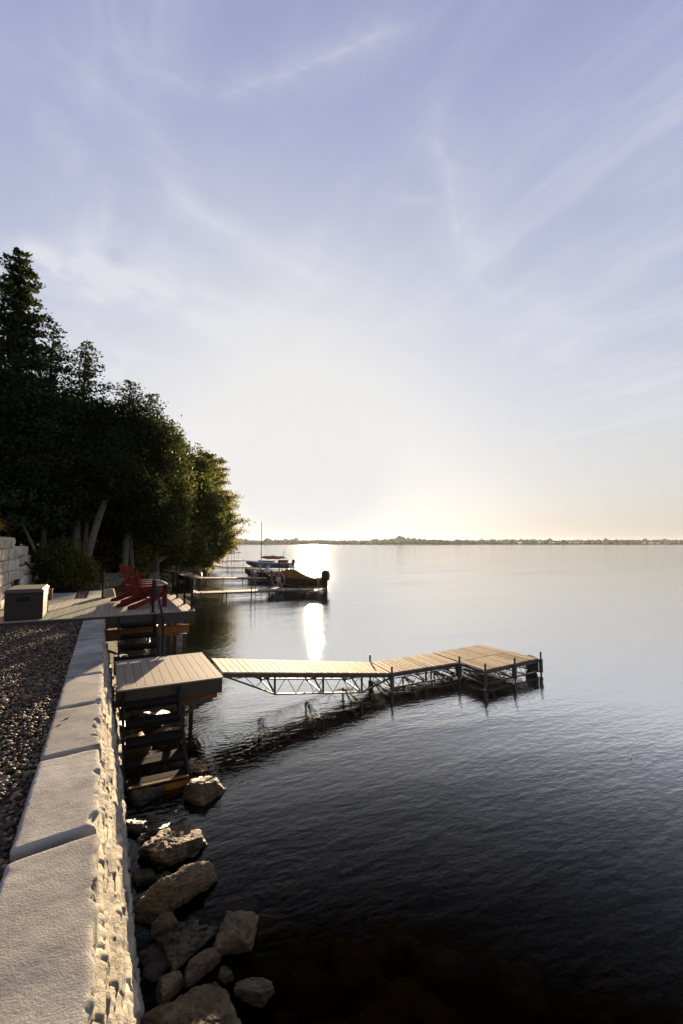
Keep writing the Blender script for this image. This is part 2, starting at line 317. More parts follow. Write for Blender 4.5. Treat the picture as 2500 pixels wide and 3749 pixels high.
def water_mat():
    m = bpy.data.materials.new('lake_water'); m.use_nodes = True; nt = m.node_tree; L = nt.links.new; nt.nodes.clear()
    o = N(nt, 'ShaderNodeOutputMaterial'); mx = N(nt, 'ShaderNodeMixShader'); t = N(nt, 'ShaderNodeBsdfTransparent'); g = N(nt, 'ShaderNodeBsdfGlossy')
    t.inputs[0].default_value = (.33, .27, .145, 1); 
    sp_ = N(nt, 'ShaderNodeSeparateXYZ'); tcp = N(nt, 'ShaderNodeTexCoord'); nt.links.new(tcp.outputs['Object'], sp_.inputs[0])
    rr_ = N(nt, 'ShaderNodeMapRange'); nt.links.new(sp_.outputs[1], rr_.inputs[0]); rr_.inputs[1].default_value = 13; rr_.inputs[2].default_value = 40; rr_.inputs[3].default_value = .015; rr_.inputs[4].default_value = .085; nt.links.new(rr_.outputs[0], g.inputs['Roughness'])   # open water is rougher than the sheltered shore
    tc = N(nt, 'ShaderNodeTexCoord')
    def nz(sc, stretch, rot, det=3):
        mp = N(nt, 'ShaderNodeMapping'); L(tc.outputs['Object'], mp.inputs[0]); mp.inputs['Rotation'].default_value = (0, 0, R(rot)); mp.inputs['Scale'].default_value = stretch
        n = N(nt, 'ShaderNodeTexNoise'); n.inputs['Scale'].default_value = sc; n.inputs['Detail'].default_value = det; n.inputs['Roughness'].default_value = .5; L(mp.outputs[0], n.inputs[0]); return n.outputs['Fac']
    def mm(op, a, b):
        n = N(nt, 'ShaderNodeMath', operation=op)
        for i, x in enumerate((a, b)):
            if isinstance(x, (int, float)): n.inputs[i].default_value = x
            else: L(x, n.inputs[i])
        return n.outputs[0]
    a = nz(5.0, (1, 2.2, 1), 28, 3); b_ = nz(1.3, (1, 2.6, 1), 22, 2); c = nz(.22, (1, 3, 1), 20, 2)
    h = mm('ADD', mm('MULTIPLY', a, .0070), mm('ADD', mm('MULTIPLY', b_, .010), mm('ADD', mm('MULTIPLY', c, .024), mm('MULTIPLY', nz(14, (1, 2, 1), 34, 2), .0016))))
    # patches of breeze: calmer and rougher water
    p = nz(.05, (1, 3.5, 1), 24, 3)
    mr = N(nt, 'ShaderNodeMapRange'); L(p, mr.inputs[0]); mr.inputs[1].default_value = .38; mr.inputs[2].default_value = .66; mr.inputs[3].default_value = .45; mr.inputs[4].default_value = 1.35
    h = mm('MULTIPLY', h, mr.outputs[0])
    # ring ripples spreading from the step and a rock
    for cx, cy, r0, amp in ((2.0, 8.3, 1.3, .0006), (1.7, 4.6, 1.1, .0003)):
        s = N(nt, 'ShaderNodeVectorMath', operation='DISTANCE'); L(tc.outputs['Object'], s.inputs[0]); s.inputs[1].default_value = (cx, cy, 0)
        d = s.outputs['Value']; wv = mm('SINE', mm('ADD', mm('MULTIPLY', d, 66), mm('MULTIPLY', b_, 14)), 0); env = mm('MAXIMUM', mm('SUBTRACT', 1.0, mm('DIVIDE', d, r0)), 0)
        h = mm('ADD', h, mm('MULTIPLY', mm('MULTIPLY', wv, env), amp))
    bp = N(nt, 'ShaderNodeBump'); bp.inputs['Strength'].default_value = 1; bp.inputs['Distance'].default_value = 1; L(h, bp.inputs['Height']); L(bp.outputs[0], g.inputs['Normal'])
    f = N(nt, 'ShaderNodeFresnel'); f.inputs[0].default_value = 1.33; L(bp.outputs[0], f.inputs['Normal'])
    fr = N(nt, 'ShaderNodeMapRange'); L(f.outputs[0], fr.inputs[0]); fr.inputs[1].default_value = .03; fr.inputs[2].default_value = .172; fr.inputs[3].default_value = .0; fr.inputs[4].default_value = .97
    L(mm('POWER', fr.outputs[0], 1.7), mx.inputs[0]); L(t.outputs[0], mx.inputs[1]); L(g.outputs[0], mx.inputs[2]); L(mx.outputs[0], o.inputs[0]); return m
M['water'] = water_mat()

# ------------------------------------------------------------ terrain
def shore_x(Y):
    return np.interp(Y, [-20, 10.5, 11.6, 15.5, 18, 44, 49, 68.8, 74, 110, 240], [.25, .3, .55, .75, 1.2, 5.4, 7.6, 13.8, 12.5, 17, 12])
def ground_z(X, Y):
    X = np.asarray(X, float); Y = np.asarray(Y, float); s = shore_x(Y)-X
    z = np.interp(s, [-400, -30, -12, -3, -.6, 0, .5, 1.5, 3.2, 8, 40], [-9, -5, -2.6, -1.2, -.35, .02, .5, 1.35, 1.66, 3.0, 9])
    flat = (Y < 15.8)
    z2 = np.interp(s, [-400, -30, -12, -3, -.6, 0, .35, .9, 1.3, 4.5, 8, 40], [-9, -5, -2.6, -1.2, -.5, -.15, .3, .9, 1.60, 1.62, 3.0, 9])
    z = np.where(flat, z2, z)
    return z
def build_terrain():
    xs = np.unique(np.round(np.concatenate([np.linspace(-90, -8, 30), np.linspace(-8, 6, 110), np.linspace(6, 40, 80), np.linspace(40, 300, 20)]), 3))
    ys = np.unique(np.round(np.concatenate([np.linspace(-20, 0, 8), np.linspace(0, 40, 200), np.linspace(40, 120, 100), np.linspace(120, 400, 20)]), 3))
    X, Y = np.meshgrid(xs, ys); Z = ground_z(X, Y)
    wall = (Y < 11.45) & (X < .28) & (X > -8)
    Z = np.where(wall & (X < -.1), np.minimum(Z, 1.64), Z); Z = np.where((Y < 11.45) & (X >= -.1), np.minimum(Z, np.where(X > .1, -.12, 1.0)), Z)
    P = np.stack([X.ravel(), Y.ravel(), np.zeros(X.size)], 1)
    nz = fbm(P, .6, 4, 3)*.18 + fbm(P, 2.6, 3, 8)*.06
    calm = (Y.ravel() < 18) & (X.ravel() < .3)
    Z = Z.ravel()+np.where(calm, nz*.12, nz)
    Z = np.where(calm & (Y.ravel() > 15.1) & (X.ravel() < -.2), np.minimum(Z, 1.70), Z)
    Z = np.where((Y.ravel() <= 15.9), np.minimum(Z, np.where(X.ravel() < -3.3, 9, 1.68)), Z)
    ny, nx = X.shape; idx = np.arange(nx*ny).reshape(ny, nx)
    F = np.stack([idx[:-1, :-1], idx[:-1, 1:], idx[1:, 1:], idx[1:, :-1]], -1).reshape(-1, 4)
    me = np_mesh('shore_ground', np.stack([X.ravel(), Y.ravel(), Z], 1), F)
    return tag(link('shore_ground', me, None, M['soil'], True), kind='structure')
build_terrain()
def grid_sheet(name, x0, x1, y0, y1, z, m, nx=2, ny=2):
    xs = np.linspace(x0, x1, nx); ys = np.linspace(y0, y1, ny); X, Y = np.meshgrid(xs, ys); idx = np.arange(nx*ny).reshape(ny, nx)
    F = np.stack([idx[:-1, :-1], idx[:-1, 1:], idx[1:, 1:], idx[1:, :-1]], -1).reshape(-1, 4)
    return tag(link(name, np_mesh(name, np.stack([X.ravel(), Y.ravel(), np.full(X.size, z)], 1), F), None, m), kind='structure')
grid_sheet('water', -4000, 6000, -300, 6000, 0, M['water'], 60, 60)
grid_sheet('lake_bed', -4000, 6000, -300, 6000, -9.2, M['soil'])
grid_sheet('gravel_bed', -2.75, -.38, 1.0, 11.43, 1.69, M['gravelbed'])

# ------------------------------------------------------------ far shore
def far_shore():
    ax = (math.sin(R(27.155)), math.cos(R(27.155))); rt = (ax[1], -ax[0])
    def W(l, d): return l*rt[0]+d*ax[0], l*rt[1]+d*ax[1]
    ls = np.linspace(-2200, 3600, 300); ds = [2150, 2165, 2300, 2500, 2800, 3200, 3800]
    V = []
    for d in ds:
        for l in ls:
            x, y = W(l, d); V.append((x, y, 0))
    V = np.array(V); D = np.repeat(ds, 300); Lc = np.tile(ls, len(ds))
    prof = np.interp(D, [2150, 2165, 2300, 2500, 2800, 3200, 3800], [-2, 2, 5, 8, 11, 16, 12])
    hn = 1+.45*fbm(np.stack([Lc, D*0, D*0], 1), 1/500, 3, 5)
    V[:, 2] = np.where(D > 2160, prof*hn, prof)
    idx = np.arange(len(V)).reshape(len(ds), 300); F = np.stack([idx[:-1, :-1], idx[:-1, 1:], idx[1:, 1:], idx[1:, :-1]], -1).reshape(-1, 4)
    tag(link('far_hills', np_mesh('far_hills', V, F), None, M['hill'], True), kind='structure')
    mb = MB()
    for l0, l1, d0, d1 in ((930, 1040, 2400, 2560), (1250, 1330, 2350, 2600), (1180, 1700, 2620, 2900), (1120, 1240, 2420, 2500), (1350, 1720, 2310, 2560), (620, 760, 2500, 2640)):
        n = 8; q = []
        for i in range(n+1):
            for d in (d0, d1):
                l = l0+(l1-l0)*i/n; x, y = W(l, d); zz = np.interp(d, [2150, 2165, 2300, 2500, 2800, 3200], [-2, 2, 5, 8, 11, 16])*(1+.45*float(fbm(np.array([[l, 0, 0]]), 1/500, 3, 5)[0]))
                q.append((x, y, zz+1.2))
        mb.add(q, [(2*i, 2*i+2, 2*i+3, 2*i+1) for i in range(n)])
    tag(mb.build('far_field', M['field']), kind='structure')
    # woods along the far shore
    ico_v, ico_f = ICO[2]
    Vs, Fs, Rs = [], [], []; n = 0
    for i in range(3600):
        l = random.uniform(-1500, 2700); k = random.random()
        if k < .45: d = random.uniform(2160, 2185); s = random.uniform(4, 8)
        elif k < .6: d = random.uniform(2300, 2500); s = random.uniform(5, 9)
        else: d = random.uniform(2900, 3300); s = random.uniform(6, 12)
        if 930 < l < 1750 and k < .6 and random.random() < .78:
            if k > .45: continue
            s *= .5
        s *= .65+.8*max(0.0, float(fbm(np.array([[l, 3., 0]]), 1/170, 2, 9)[0])+.45)
        if random.random() < .02: s *= 1.7
        x, y = W(l, d); g = np.interp(d, [2150, 2165, 2300, 2500, 2800, 3200], [-2, 2, 5, 8, 11, 16])*(1+.45*float(fbm(np.array([[l, 0, 0]]), 1/500, 3, 5)[0]))
        v = ico_v*(1+.35*rng.standard_normal((len(ico_v), 1))*.6)*np.array([s*random.uniform(.8, 1.5), s*random.uniform(.8, 1.5), s*random.uniform(1.0, 1.5)])
        Vs.append(v+np.array([x, y, g+s*.5])); Fs.append(ico_f+n); Rs.append(np.full(len(ico_f), random.random())); n += len(v)
    tag(link('far_woods', np_mesh('far_woods', np.concatenate(Vs), np.concatenate(Fs), np.concatenate(Rs)), None, M['farwood'], True),
        'low band of hazy woods along the far side of the lake', 'woods', kind='stuff')
def ico(sub):
    import bmesh
    bm = bmesh.new(); bmesh.ops.create_icosphere(bm, subdivisions=sub, radius=1)
    v = np.array([x.co[:] for x in bm.verts]); f = np.array([[q.index for q in p.verts] for p in bm.faces]); bm.free(); return v, f
ICO = {i: ico(i) for i in (1, 2, 3, 5, 6)}
far_shore()

# ------------------------------------------------------------ gravel
def gravel():
    Vs, Fs, Rs = [], [], []; n = 0
    def lay(cnt, y0, y1, sub, smin, smax):
        nonlocal n
        v0, f0 = ICO[sub]; k = len(v0)
        X = rng.uniform(-2.7, -.40, cnt); Y = rng.uniform(y0, y1, cnt)
        keep = X > -.5*Y*.42-1.4
        X, Y = X[keep], Y[keep]; c = len(X)
        s = rng.uniform(smin, smax, c)*np.where(rng.random(c) < .06, 1.7, 1)
        ax = np.stack([s*rng.uniform(.8, 1.4, c), s*rng.uniform(.8, 1.25, c), s*rng.uniform(.5, .8, c)], 1)
        a = rng.uniform(0, 6.28, c); ti = rng.uniform(-.5, .5, c)
        P = v0[None]*ax[:, None, :]*(1+.14*rng.standard_normal((c, k, 1))*(.5 if sub > 1 else .8))
        y = P[..., 1]*np.cos(ti)[:, None]-P[..., 2]*np.sin(ti)[:, None]; z = P[..., 1]*np.sin(ti)[:, None]+P[..., 2]*np.cos(ti)[:, None]
        x = P[..., 0]*np.cos(a)[:, None]-y*np.sin(a)[:, None]; y2 = P[..., 0]*np.sin(a)[:, None]+y*np.cos(a)[:, None]
        x += X[:, None]; y2 += Y[:, None]; z += (1.694+rng.uniform(0, .03, c)+.012*np.sin(X*5+Y*2))[:, None]
        Vs.append(np.stack([x, y2, z], -1).reshape(-1, 3)); Fs.append((f0[None]+(np.arange(c)*k)[:, None, None]).reshape(-1, 3)+n)
        Rs.append(np.repeat(rng.random(c), len(f0))); n += c*k
    lay(11000, 2.2, 5.2, 2, .008, .018); lay(22000, 5.2, 11.42, 1, .010, .020)
    lay(260, 2.2, 7, 2, .020, .030)
    tag(link('gravel', np_mesh('gravel', np.concatenate(Vs), np.concatenate(Fs), np.concatenate(Rs)), None, M['gravel'], True),
        'mixed grey and brown pebbles filling the strip behind the stone capping', 'gravel', kind='stuff')
gravel()

# ------------------------------------------------------------ stone retaining wall
def stone_box(x0, x1, y0, y1, z0, z1, seed, step=.025, amp=.012, rough_sides=('x1',), edge=.02, skew=0, chip=0):
    """closed stone block as one displaced grid box"""
    def ax(a, b): return np.linspace(a, b, max(3, int(round((b-a)/step))+1))
    xs, ys, zs = ax(x0, x1), ax(y0, y1), ax(z0, z1); V, F = [], []; n = 0
    def face(U, W_, fn, flip):
        nonlocal n
        A, B = np.meshgrid(U, W_); p = fn(A.ravel(), B.ravel()); ny, nx = A.shape; idx = np.arange(nx*ny).reshape(ny, nx)+n
        f = np.stack([idx[:-1, :-1], idx[:-1, 1:], idx[1:, 1:], idx[1:, :-1]], -1).reshape(-1, 4)
        if flip: f = f[:, ::-1]
        V.append(np.stack(p, 1)); F.append(f); n += len(p[0])
    o = np.ones_like
    face(xs, ys, lambda a, b: (a, b, o(a)*z1), False); face(xs, ys, lambda a, b: (a, b, o(a)*z0), True)
    face(ys, zs, lambda a, b: (o(a)*x1, a, b), False); face(ys, zs, lambda a, b: (o(a)*x0, a, b), True)
    face(xs, zs, lambda a, b: (a, o(a)*y0, b), False); face(xs, zs, lambda a, b: (a, o(a)*y1, b), True)
    V = np.concatenate(V); F = np.concatenate(F)
    c = np.array([(x0+x1)/2, (y0+y1)/2, (z0+z1)/2]); h = np.array([(x1-x0)/2, (y1-y0)/2, (z1-z0)/2])
    q = (V-c); q2 = np.clip(q, -(h-edge), h-edge); dd = q-q2; ln = np.linalg.norm(dd, axis=1, keepdims=True)+1e-9
    V = c+q2+dd/ln*np.minimum(ln, edge)                       # rounded arris
    n1 = fbm(V, 9, 3, seed); n2 = fbm(V, 26, 3, seed+5); 
    V0 = V.copy()
    V[:, 0] += (n1*1.0+n2*.6)*amp*np.where(V0[:, 0] > x1-edge*1.2, 2.0 if 'x1' in rough_sides else .5, .35)
    V[:, 1] += fbm(V0, 5, 3, seed+9)*.020*np.where((V0[:, 1] < y0+edge*1.2) | (V0[:, 1] > y1-edge*1.2), 1, .0)
    V[:, 2] += (fbm(V0, 3, 3, seed+2)*.006+fbm(V0, 40, 2, seed+3)*.0018)*np.where(V0[:, 2] > z1-edge, 1, .5)
    if chip:
        cf = np.clip(fbm(V0*np.array([0, 1, 1]), 8, 4, seed+31)-.08, 0, 1)*chip; V[:, 0] -= cf*np.clip(1-(x1-V0[:, 0])/.07, 0, 1)*np.clip((V0[:, 2]-z0)/(z1-z0), 0, 1)
    if skew: V[:, 1] += (V0[:, 0]-x0)*skew
    return V, F
wall = empty('retaining_wall', (0, 6, 0), 0, 'long pale limestone retaining wall with flat cap stones beside the gravel strip', 'retaining wall')
CAPZ = 1.76
joints = [.55, 1.70, 3.05, 4.26, 5.45, 6.67, 7.90, 9.13, 10.36, 11.42]
WX = -0.0
def to_parent(V, p): return V-np.array(p.location)
for i, (a, b) in enumerate(zip(joints[:-1], joints[1:])):
    g = .038+.014*random.random()
    V, F = stone_box(-.41-random.uniform(0, .012), .0+random.uniform(-.006, .006), a+g*.5, b-g, CAPZ-.165+random.uniform(-.003, .003), CAPZ+random.uniform(-.009, .006), 11+i, step=.016 if i < 4 else .025, amp=.013, edge=.024, skew=.16, chip=.16)
    link('cap_stone', np_mesh('cap_stone', to_parent(V, wall), F, np.full(len(F), random.random())), wall, M['cap'], True)
# wall face: courses of split blocks, each a little proud of the one above
def wall_face():
    ys = np.concatenate([np.arange(.4, 6, .014), np.arange(6, 11.6, .03)]); zt = CAPZ-.168; zs = np.linspace(-.35, zt, 128)
    Y, Z = np.meshgrid(ys, zs); y = Y.ravel(); z = Z.ravel(); hc = .193
    row = np.floor((zt-z)/hc).astype(int); fz = ((zt-z)/hc) % 1
    lens = [.62, .95, .7, 1.1, .55]
    blk = np.zeros_like(y); fy = np.zeros_like(y); bl = np.ones_like(y)
    for r in range(row.max()+1):
        e = [-.3-.31*(r % 3)]; k = r
        rr = random.Random(r*7+1)
        while e[-1] < 12.5: e.append(e[-1]+rr.choice([.31, .46, .62, .93, .62]))
        e = np.array(e); m_ = row == r; j = np.searchsorted(e, y[m_])-1
        blk[m_] = j+r*31; fy[m_] = y[m_]-e[j]; bl[m_] = e[j+1]-e[j]
    edge = np.minimum(np.minimum(fy, bl-fy), np.minimum(fz, 1-fz)*hc)
    pill = np.clip(edge/.016, 0, 1)**.6
    off = ((np.sin(blk*12.9898)*43758.5453) % 1)
    P = np.stack([y*0, y, z], 1)
    P2 = P*np.array([1, 1, .45]); x = -.060+.041*row+pill*.042+off*.030+fbm(P, 5, 4, 21)*.016*pill+fbm(P2, 20, 4, 4)*.022*pill+fbm(P2, 46, 3, 14)*.010*pill-np.clip(fbm(P, 7, 3, 77)-.22, 0, 1)*.09
    V = np.stack([x, y, z], 1); ny, nx = Y.shape; idx = np.arange(nx*ny).reshape(ny, nx)
    F = np.stack([idx[:-1, :-1], idx[:-1, 1:], idx[1:, 1:], idx[1:, :-1]], -1).reshape(-1, 4)
    # body behind the face
    tone = ((np.sin(blk*78.233+3)*43758.5453) % 1); tone = tone[F[:, 0]]*.75+.25*np.clip(edge[F[:, 0]]/.02, 0, 1)
    link('block_courses', np_mesh('block_courses', to_parent(V, wall), F, tone), wall, M['face'], False)
    mb = MB(); mb.box(-.38, -.06, .4, 11.4, -.35, CAPZ-.17); mb.build('wall_core', M['face'], wall, xf=Matrix.Translation(-Vector(wall.location)))
wall_face()

# ------------------------------------------------------------ boulders
def rock_mesh(name, sx, sy, sz, seed, sub=5, rough=.05, planes=9, flat=.8, pit=.0):
    """angular slab: jittered box planes, random corner cuts, ledges, cracks and pits"""
    r = np.random.default_rng(seed); v, f = ICO[sub]
    ax = np.array([[1, 0, 0], [-1, 0, 0], [0, 1, 0], [0, -1, 0], [0, 0, 1], [0, 0, -1]], float)+r.normal(0, .17, (6, 3)); ax[4] = [r.normal(0, .06), r.normal(0, .06), 1]
    nr = r.standard_normal((planes, 3)); nr[:, 2] = np.abs(nr[:, 2])*.8; nr = np.vstack([ax, nr]); nr /= np.linalg.norm(nr, axis=1, keepdims=True)
    hh = np.concatenate([r.uniform(.72, .92, 4), [.78, .8], r.uniform(.86, 1.12, planes)])
    dt = v @ nr.T; rad = np.where(dt > .03, hh/np.maximum(dt, .03), 9).min(1); rad = np.minimum(rad, 1.35)
    V = v*rad[:, None]; sc = np.array([sx, sy, sz]); Wd = V*sc
    led = ((V[:, 2]*4+fbm(Wd, 5, 3, seed)*1.2) % 1); side = np.clip(1-np.abs(V[:, 2])*.9, 0, 1)
    d = fbm(Wd, 4, 3, seed)*.07+fbm(Wd, 12, 4, seed+3)*.055*(rough/.05)**.5+fbm(Wd, 34, 3, seed+6)*.028
    d -= np.clip(led-.72, 0, 1)*.22*side                                  # bedding ledges
    d -= np.clip(fbm(Wd, 26, 2, seed+8)-.18, 0, 1)*.12+np.clip(.035-np.abs(fbm(Wd, 6, 2, seed+11)), 0, 1)*1.1  # pits and cracks
    Wd = Wd+V/np.linalg.norm(V, axis=1, keepdims=True)*(d*min(1.0, (sx+sy+sz)*1.2)*.42)[:, None]
    return np_mesh(name, Wd, f)
# (x, y, z, sx, sy, sz, rot, tilt, material, label)
rocks = [
 (1.27, 6.60, 0.045, .27, .22, .16, .7, 0, 'rock', 'pointed flat limestone rock in the water at the foot of the lower stairs', 31),
 (.80, 5.62, -0.035, .33, .30, .19, .55, .0, 'rock', 'golden brown wedge rock with sparkling wet face in front of the stairs', 32),
 (.74, 4.90, 0.035, .42, .21, .16, .42, .0, 'rock', 'broad grey slab rock lying against the wall with a dark front', 33),
 (.56, 4.55, 0.015, .13, .10, .08, .2, 0, 'rock', 'small pale flat stone in the gap below the broad grey slab rock', 34),
 (.70, 4.36, -0.065, .30, .26, .13, .6, .0, 'rockwet', 'dark mossy sloping rock between the slab rock and the pitted tan rock', 35),
 (1.12, 4.17, -0.035, .19, .25, .14, -.35, .0, 'rock', 'pitted tan boulder standing farthest out in the water beside the mossy rock', 36),
 (.78, 3.99, -0.005, .16, .09, .09, .25, 0, 'rock', 'small pale rock wedged above the largest boulder', 37),
 (.53, 3.93, -0.005, .12, .11, .10, .3, 0, 'rock', 'small grey cube shaped rock tucked against the wall base', 38),
 (.67, 3.53, -0.015, .32, .32, .17, .15, .0, 'rock', 'largest tan boulder with olive moss at its water side, lower edge of view', 39),
 (1.10, 3.60, -0.065, .17, .12, .13, -.7, .0, 'rockwet', 'jagged wet glistening rock standing alone in dark water', 40),
 (1.12, 3.24, -0.055, .09, .07, .07, .1, 0, 'rock', 'little tan rock at the bottom edge in open water', 41),
 (.93, 3.83, -0.035, .06, .08, .10, .3, 0, 'rock', 'small upright stone standing between largest boulder and open water', 42),
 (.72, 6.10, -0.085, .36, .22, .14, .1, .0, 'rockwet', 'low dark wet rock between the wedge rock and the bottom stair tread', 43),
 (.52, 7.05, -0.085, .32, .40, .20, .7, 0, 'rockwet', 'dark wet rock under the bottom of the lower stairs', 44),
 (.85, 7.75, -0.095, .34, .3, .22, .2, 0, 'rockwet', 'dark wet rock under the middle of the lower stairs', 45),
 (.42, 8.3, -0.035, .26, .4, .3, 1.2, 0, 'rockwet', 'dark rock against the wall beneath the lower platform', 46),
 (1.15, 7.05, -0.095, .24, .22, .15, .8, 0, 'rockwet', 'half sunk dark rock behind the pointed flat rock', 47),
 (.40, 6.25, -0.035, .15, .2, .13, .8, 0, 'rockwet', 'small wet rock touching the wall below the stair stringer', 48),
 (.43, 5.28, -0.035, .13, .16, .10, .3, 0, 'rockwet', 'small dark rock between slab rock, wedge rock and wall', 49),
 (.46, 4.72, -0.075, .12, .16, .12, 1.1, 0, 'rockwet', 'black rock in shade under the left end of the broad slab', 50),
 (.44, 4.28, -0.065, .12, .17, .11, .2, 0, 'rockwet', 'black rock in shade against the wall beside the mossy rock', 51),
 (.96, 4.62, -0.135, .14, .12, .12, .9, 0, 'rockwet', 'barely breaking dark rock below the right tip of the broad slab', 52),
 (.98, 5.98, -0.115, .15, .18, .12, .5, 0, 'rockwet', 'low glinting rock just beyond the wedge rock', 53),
]
for (x, y, z, sx, sy, sz, rot, tilt, mm_, lab, sd_) in rocks:
    k = EYE and (EYE-.0)/EYE
    o = link('boulder', rock_mesh('boulder', sx, sy, sz, sd_, 6 if y < 5.8 else 5), None, M[mm_], False)
    o.location = (x, y, z); o.rotation_euler = Matrix.Rotation(rot, 3, 'Z').to_euler(); o.rotation_euler = (Matrix.Rotation(-.21, 3, 'X') @ Matrix.Rotation(.10, 3, 'Y') @ Matrix.Rotation(rot, 3, 'Z')).to_euler(); tag(o, lab, 'rock')
protos = [rock_mesh('shore_rock', .5, .42, .34, 60+i, 3, .07) for i in range(5)]
for i, p in enumerate(protos): p.materials.append(M['rock' if i % 2 else 'rockwet']); p.polygons.foreach_set('use_smooth', [True]*len(p.polygons))
def shore_rock(x, y, z, s, lab, grp):
    o = bpy.data.objects.new('shore_rock', random.choice(protos)); S.collection.objects.link(o)
    o.location = (x, y, z); o.scale = (s*random.uniform(.8, 1.3), s*random.uniform(.8, 1.2), s*random.uniform(.7, 1.1)); o.rotation_euler = (random.uniform(-.3, .3), random.uniform(-.3, .3), random.uniform(0, 6))
    tag(o, lab, 'rock', grp)
for i in range(26):
    y = random.uniform(8.6, 15.2); x = random.uniform(.25, 1.15)
    shore_rock(x, y, max(-.05, float(ground_z(x, y))*.6+.05), random.uniform(.3, .65), 'wet rock in the rubble heaped under the upper deck and stairs', 'rocks heaped under the decks')
for i in range(64):
    y = 3.1+3.6*random.random(); x = random.uniform(.36, 1.0-.1*math.sin(y*3)); shore_rock(x, y, random.uniform(-.12, .0), random.uniform(.10, .26), 'small dark wet stone filling a gap between the boulders at the wall foot', 'small stones between the boulders')
for i in range(150):
    y = 16+55*random.random()**.8; x = float(shore_x(y))+random.uniform(-1.3, .5)*.9
    shore_rock(x, y, float(ground_z(x, y))+.08, random.uniform(.35, .9)*(1+y/120), 'small rock in the rough stone edging under the shoreline trees', 'rocks edging the wooded shoreline')
for i in range(16):
    x = random.uniform(-.9, .1); y = random.uniform(19.5, 23.5)
    shore_rock(x, y, float(ground_z(x, y))+.05, random.uniform(.3, .55), 'grey rock in the loose pile at the end of the paving behind the deck', 'rocks piled behind the deck')

def bed_stones():
    Vs, Fs = [], []; n = 0; pm = [rock_mesh('t', .5, .42, .22, 90+i, 3) for i in range(4)]; pv = []
    for p in pm:
        a = np.empty(len(p.vertices)*3, np.float32); p.vertices.foreach_get('co', a); g = np.empty(len(p.polygons)*3, np.int32); p.polygons.foreach_get('vertices', g); pv.append((a.reshape(-1, 3), g.reshape(-1, 3))); bpy.data.meshes.remove(p)
    for i in range(420):
        x = .5+rng.gamma(1.8, .9); y = rng.uniform(1.5, 15); s_ = rng.uniform(.2, .75); v, f = pv[i % 4]; a = rng.uniform(0, 6.3); c, q = math.cos(a), math.sin(a)
        z = float(ground_z(x, y)); z = min(z, -.16-.2*s_)
        V = v*s_; V = np.stack([V[:, 0]*c-V[:, 1]*q, V[:, 0]*q+V[:, 1]*c, V[:, 2]*.8], 1)+np.array([x, y, z]); Vs.append(V); Fs.append(f+n); n += len(V)
    tag(link('bed_stones', np_mesh('bed_stones', np.concatenate(Vs), np.concatenate(Fs)), None, M['bedstone'], False), 'dim brown stones covering the lake bed beside the wall, seen through the water', 'stones', kind='stuff')
bed_stones()

# ------------------------------------------------------------ lower platform
def Tinv(e): return Matrix.Translation(-Vector(e.location))
def boards_x(mb, x0, x1, y0, y1, z, wd=.138, gap=.006, th=.024):
    n = int(round((x1-x0)/(wd+gap))); wd2 = (x1-x0)/n
    for i in range(n): mb.box(x0+i*wd2+gap/2, x0+(i+1)*wd2-gap/2, y0, y1, z-th, z)
pl = empty('lower_platform', (1, 9.3, 0), 0, 'square composite board landing below the upper deck where the gangway starts', 'landing')
T = Tinv(pl); PZ = 1.05; X0, X1, Y0, Y1 = .18, 1.90, 8.30, 10.38
mb = MB(); boards_x(mb, X0+.03, X1-.10, Y0+.10, Y1-.10, PZ); mb.build('deck_boards', M['comp'], pl, bevel=.003, xf=T)
mb = MB(); mb.box(X0, X1, Y0, Y0+.097, PZ-.024, PZ); mb.box(X0, X1, Y1-.097, Y1, PZ-.024, PZ); mb.box(X1-.097, X1, Y0+.1, Y1-.1, PZ-.024, PZ); mb.build('border_board', M['comp'], pl, bevel=.003, xf=T)
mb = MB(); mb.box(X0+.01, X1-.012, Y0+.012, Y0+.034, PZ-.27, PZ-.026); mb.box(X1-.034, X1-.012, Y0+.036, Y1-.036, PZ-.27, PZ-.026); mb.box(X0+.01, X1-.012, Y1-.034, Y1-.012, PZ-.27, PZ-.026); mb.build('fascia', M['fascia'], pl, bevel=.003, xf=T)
for yy in (Y0+.13, Y1-.2): mb = MB(); mb.box(X0+.12, X1-.07, yy, yy+.04, PZ-.38, PZ-.03); mb.build('timber_beam', M['beam'], pl, bevel=.003, xf=T)
for yy in (Y0+.19, Y1-.27): mb = MB(); mb.box(X0+.1, X1-.13, yy, yy+.07, PZ-.46, PZ-.384); mb.build('steel_beam', M['galv'], pl, xf=T)
for yy in (Y0+.3, Y1-.3): mb = MB(); mb.bar((X1-.2, yy, PZ-.44), (X0+.1, yy, -.1), .05, .05); mb.build('steel_brace', M['galv'], pl, xf=T)
for xx in (X0+.25, X1-.25):
    mb = MB(); mb.tube([(xx, Y1-.35, -1), (xx, Y1-.35, PZ-.4)], .045); mb.build('support_post', M['galv'], pl, smooth=False, xf=T)

# ------------------------------------------------------------ upper deck
DZ = 1.81; DX0, DX1, DY0, DY1 = -2.25, 1.93, 11.47, 15.4
dk = empty('upper_deck', (0, 13.4, 0), 0, 'large upper deck of tan composite boards at the end of the stone wall', 'deck'); T = Tinv(dk)
mb = MB(); boards_x(mb, DX0, DX1-.1, DY0+.1, DY1, DZ); mb.build('deck_boards', M['comp'], dk, bevel=.003, xf=T)
mb = MB(); mb.box(DX0, DX1, DY0, DY0+.097, DZ-.024, DZ); mb.box(DX1-.097, DX1, DY0+.1, DY1, DZ-.024, DZ); mb.build('border_board', M['comp'], dk, bevel=.003, xf=T)
mb = MB(); mb.box(DX0, DX1-.012, DY0+.012, DY0+.034, DZ-.28, DZ-.026); mb.box(DX1-.034, DX1-.012, DY0+.036, DY1, DZ-.28, DZ-.026); mb.build('fascia', M['fascia'], dk, bevel=.003, xf=T)
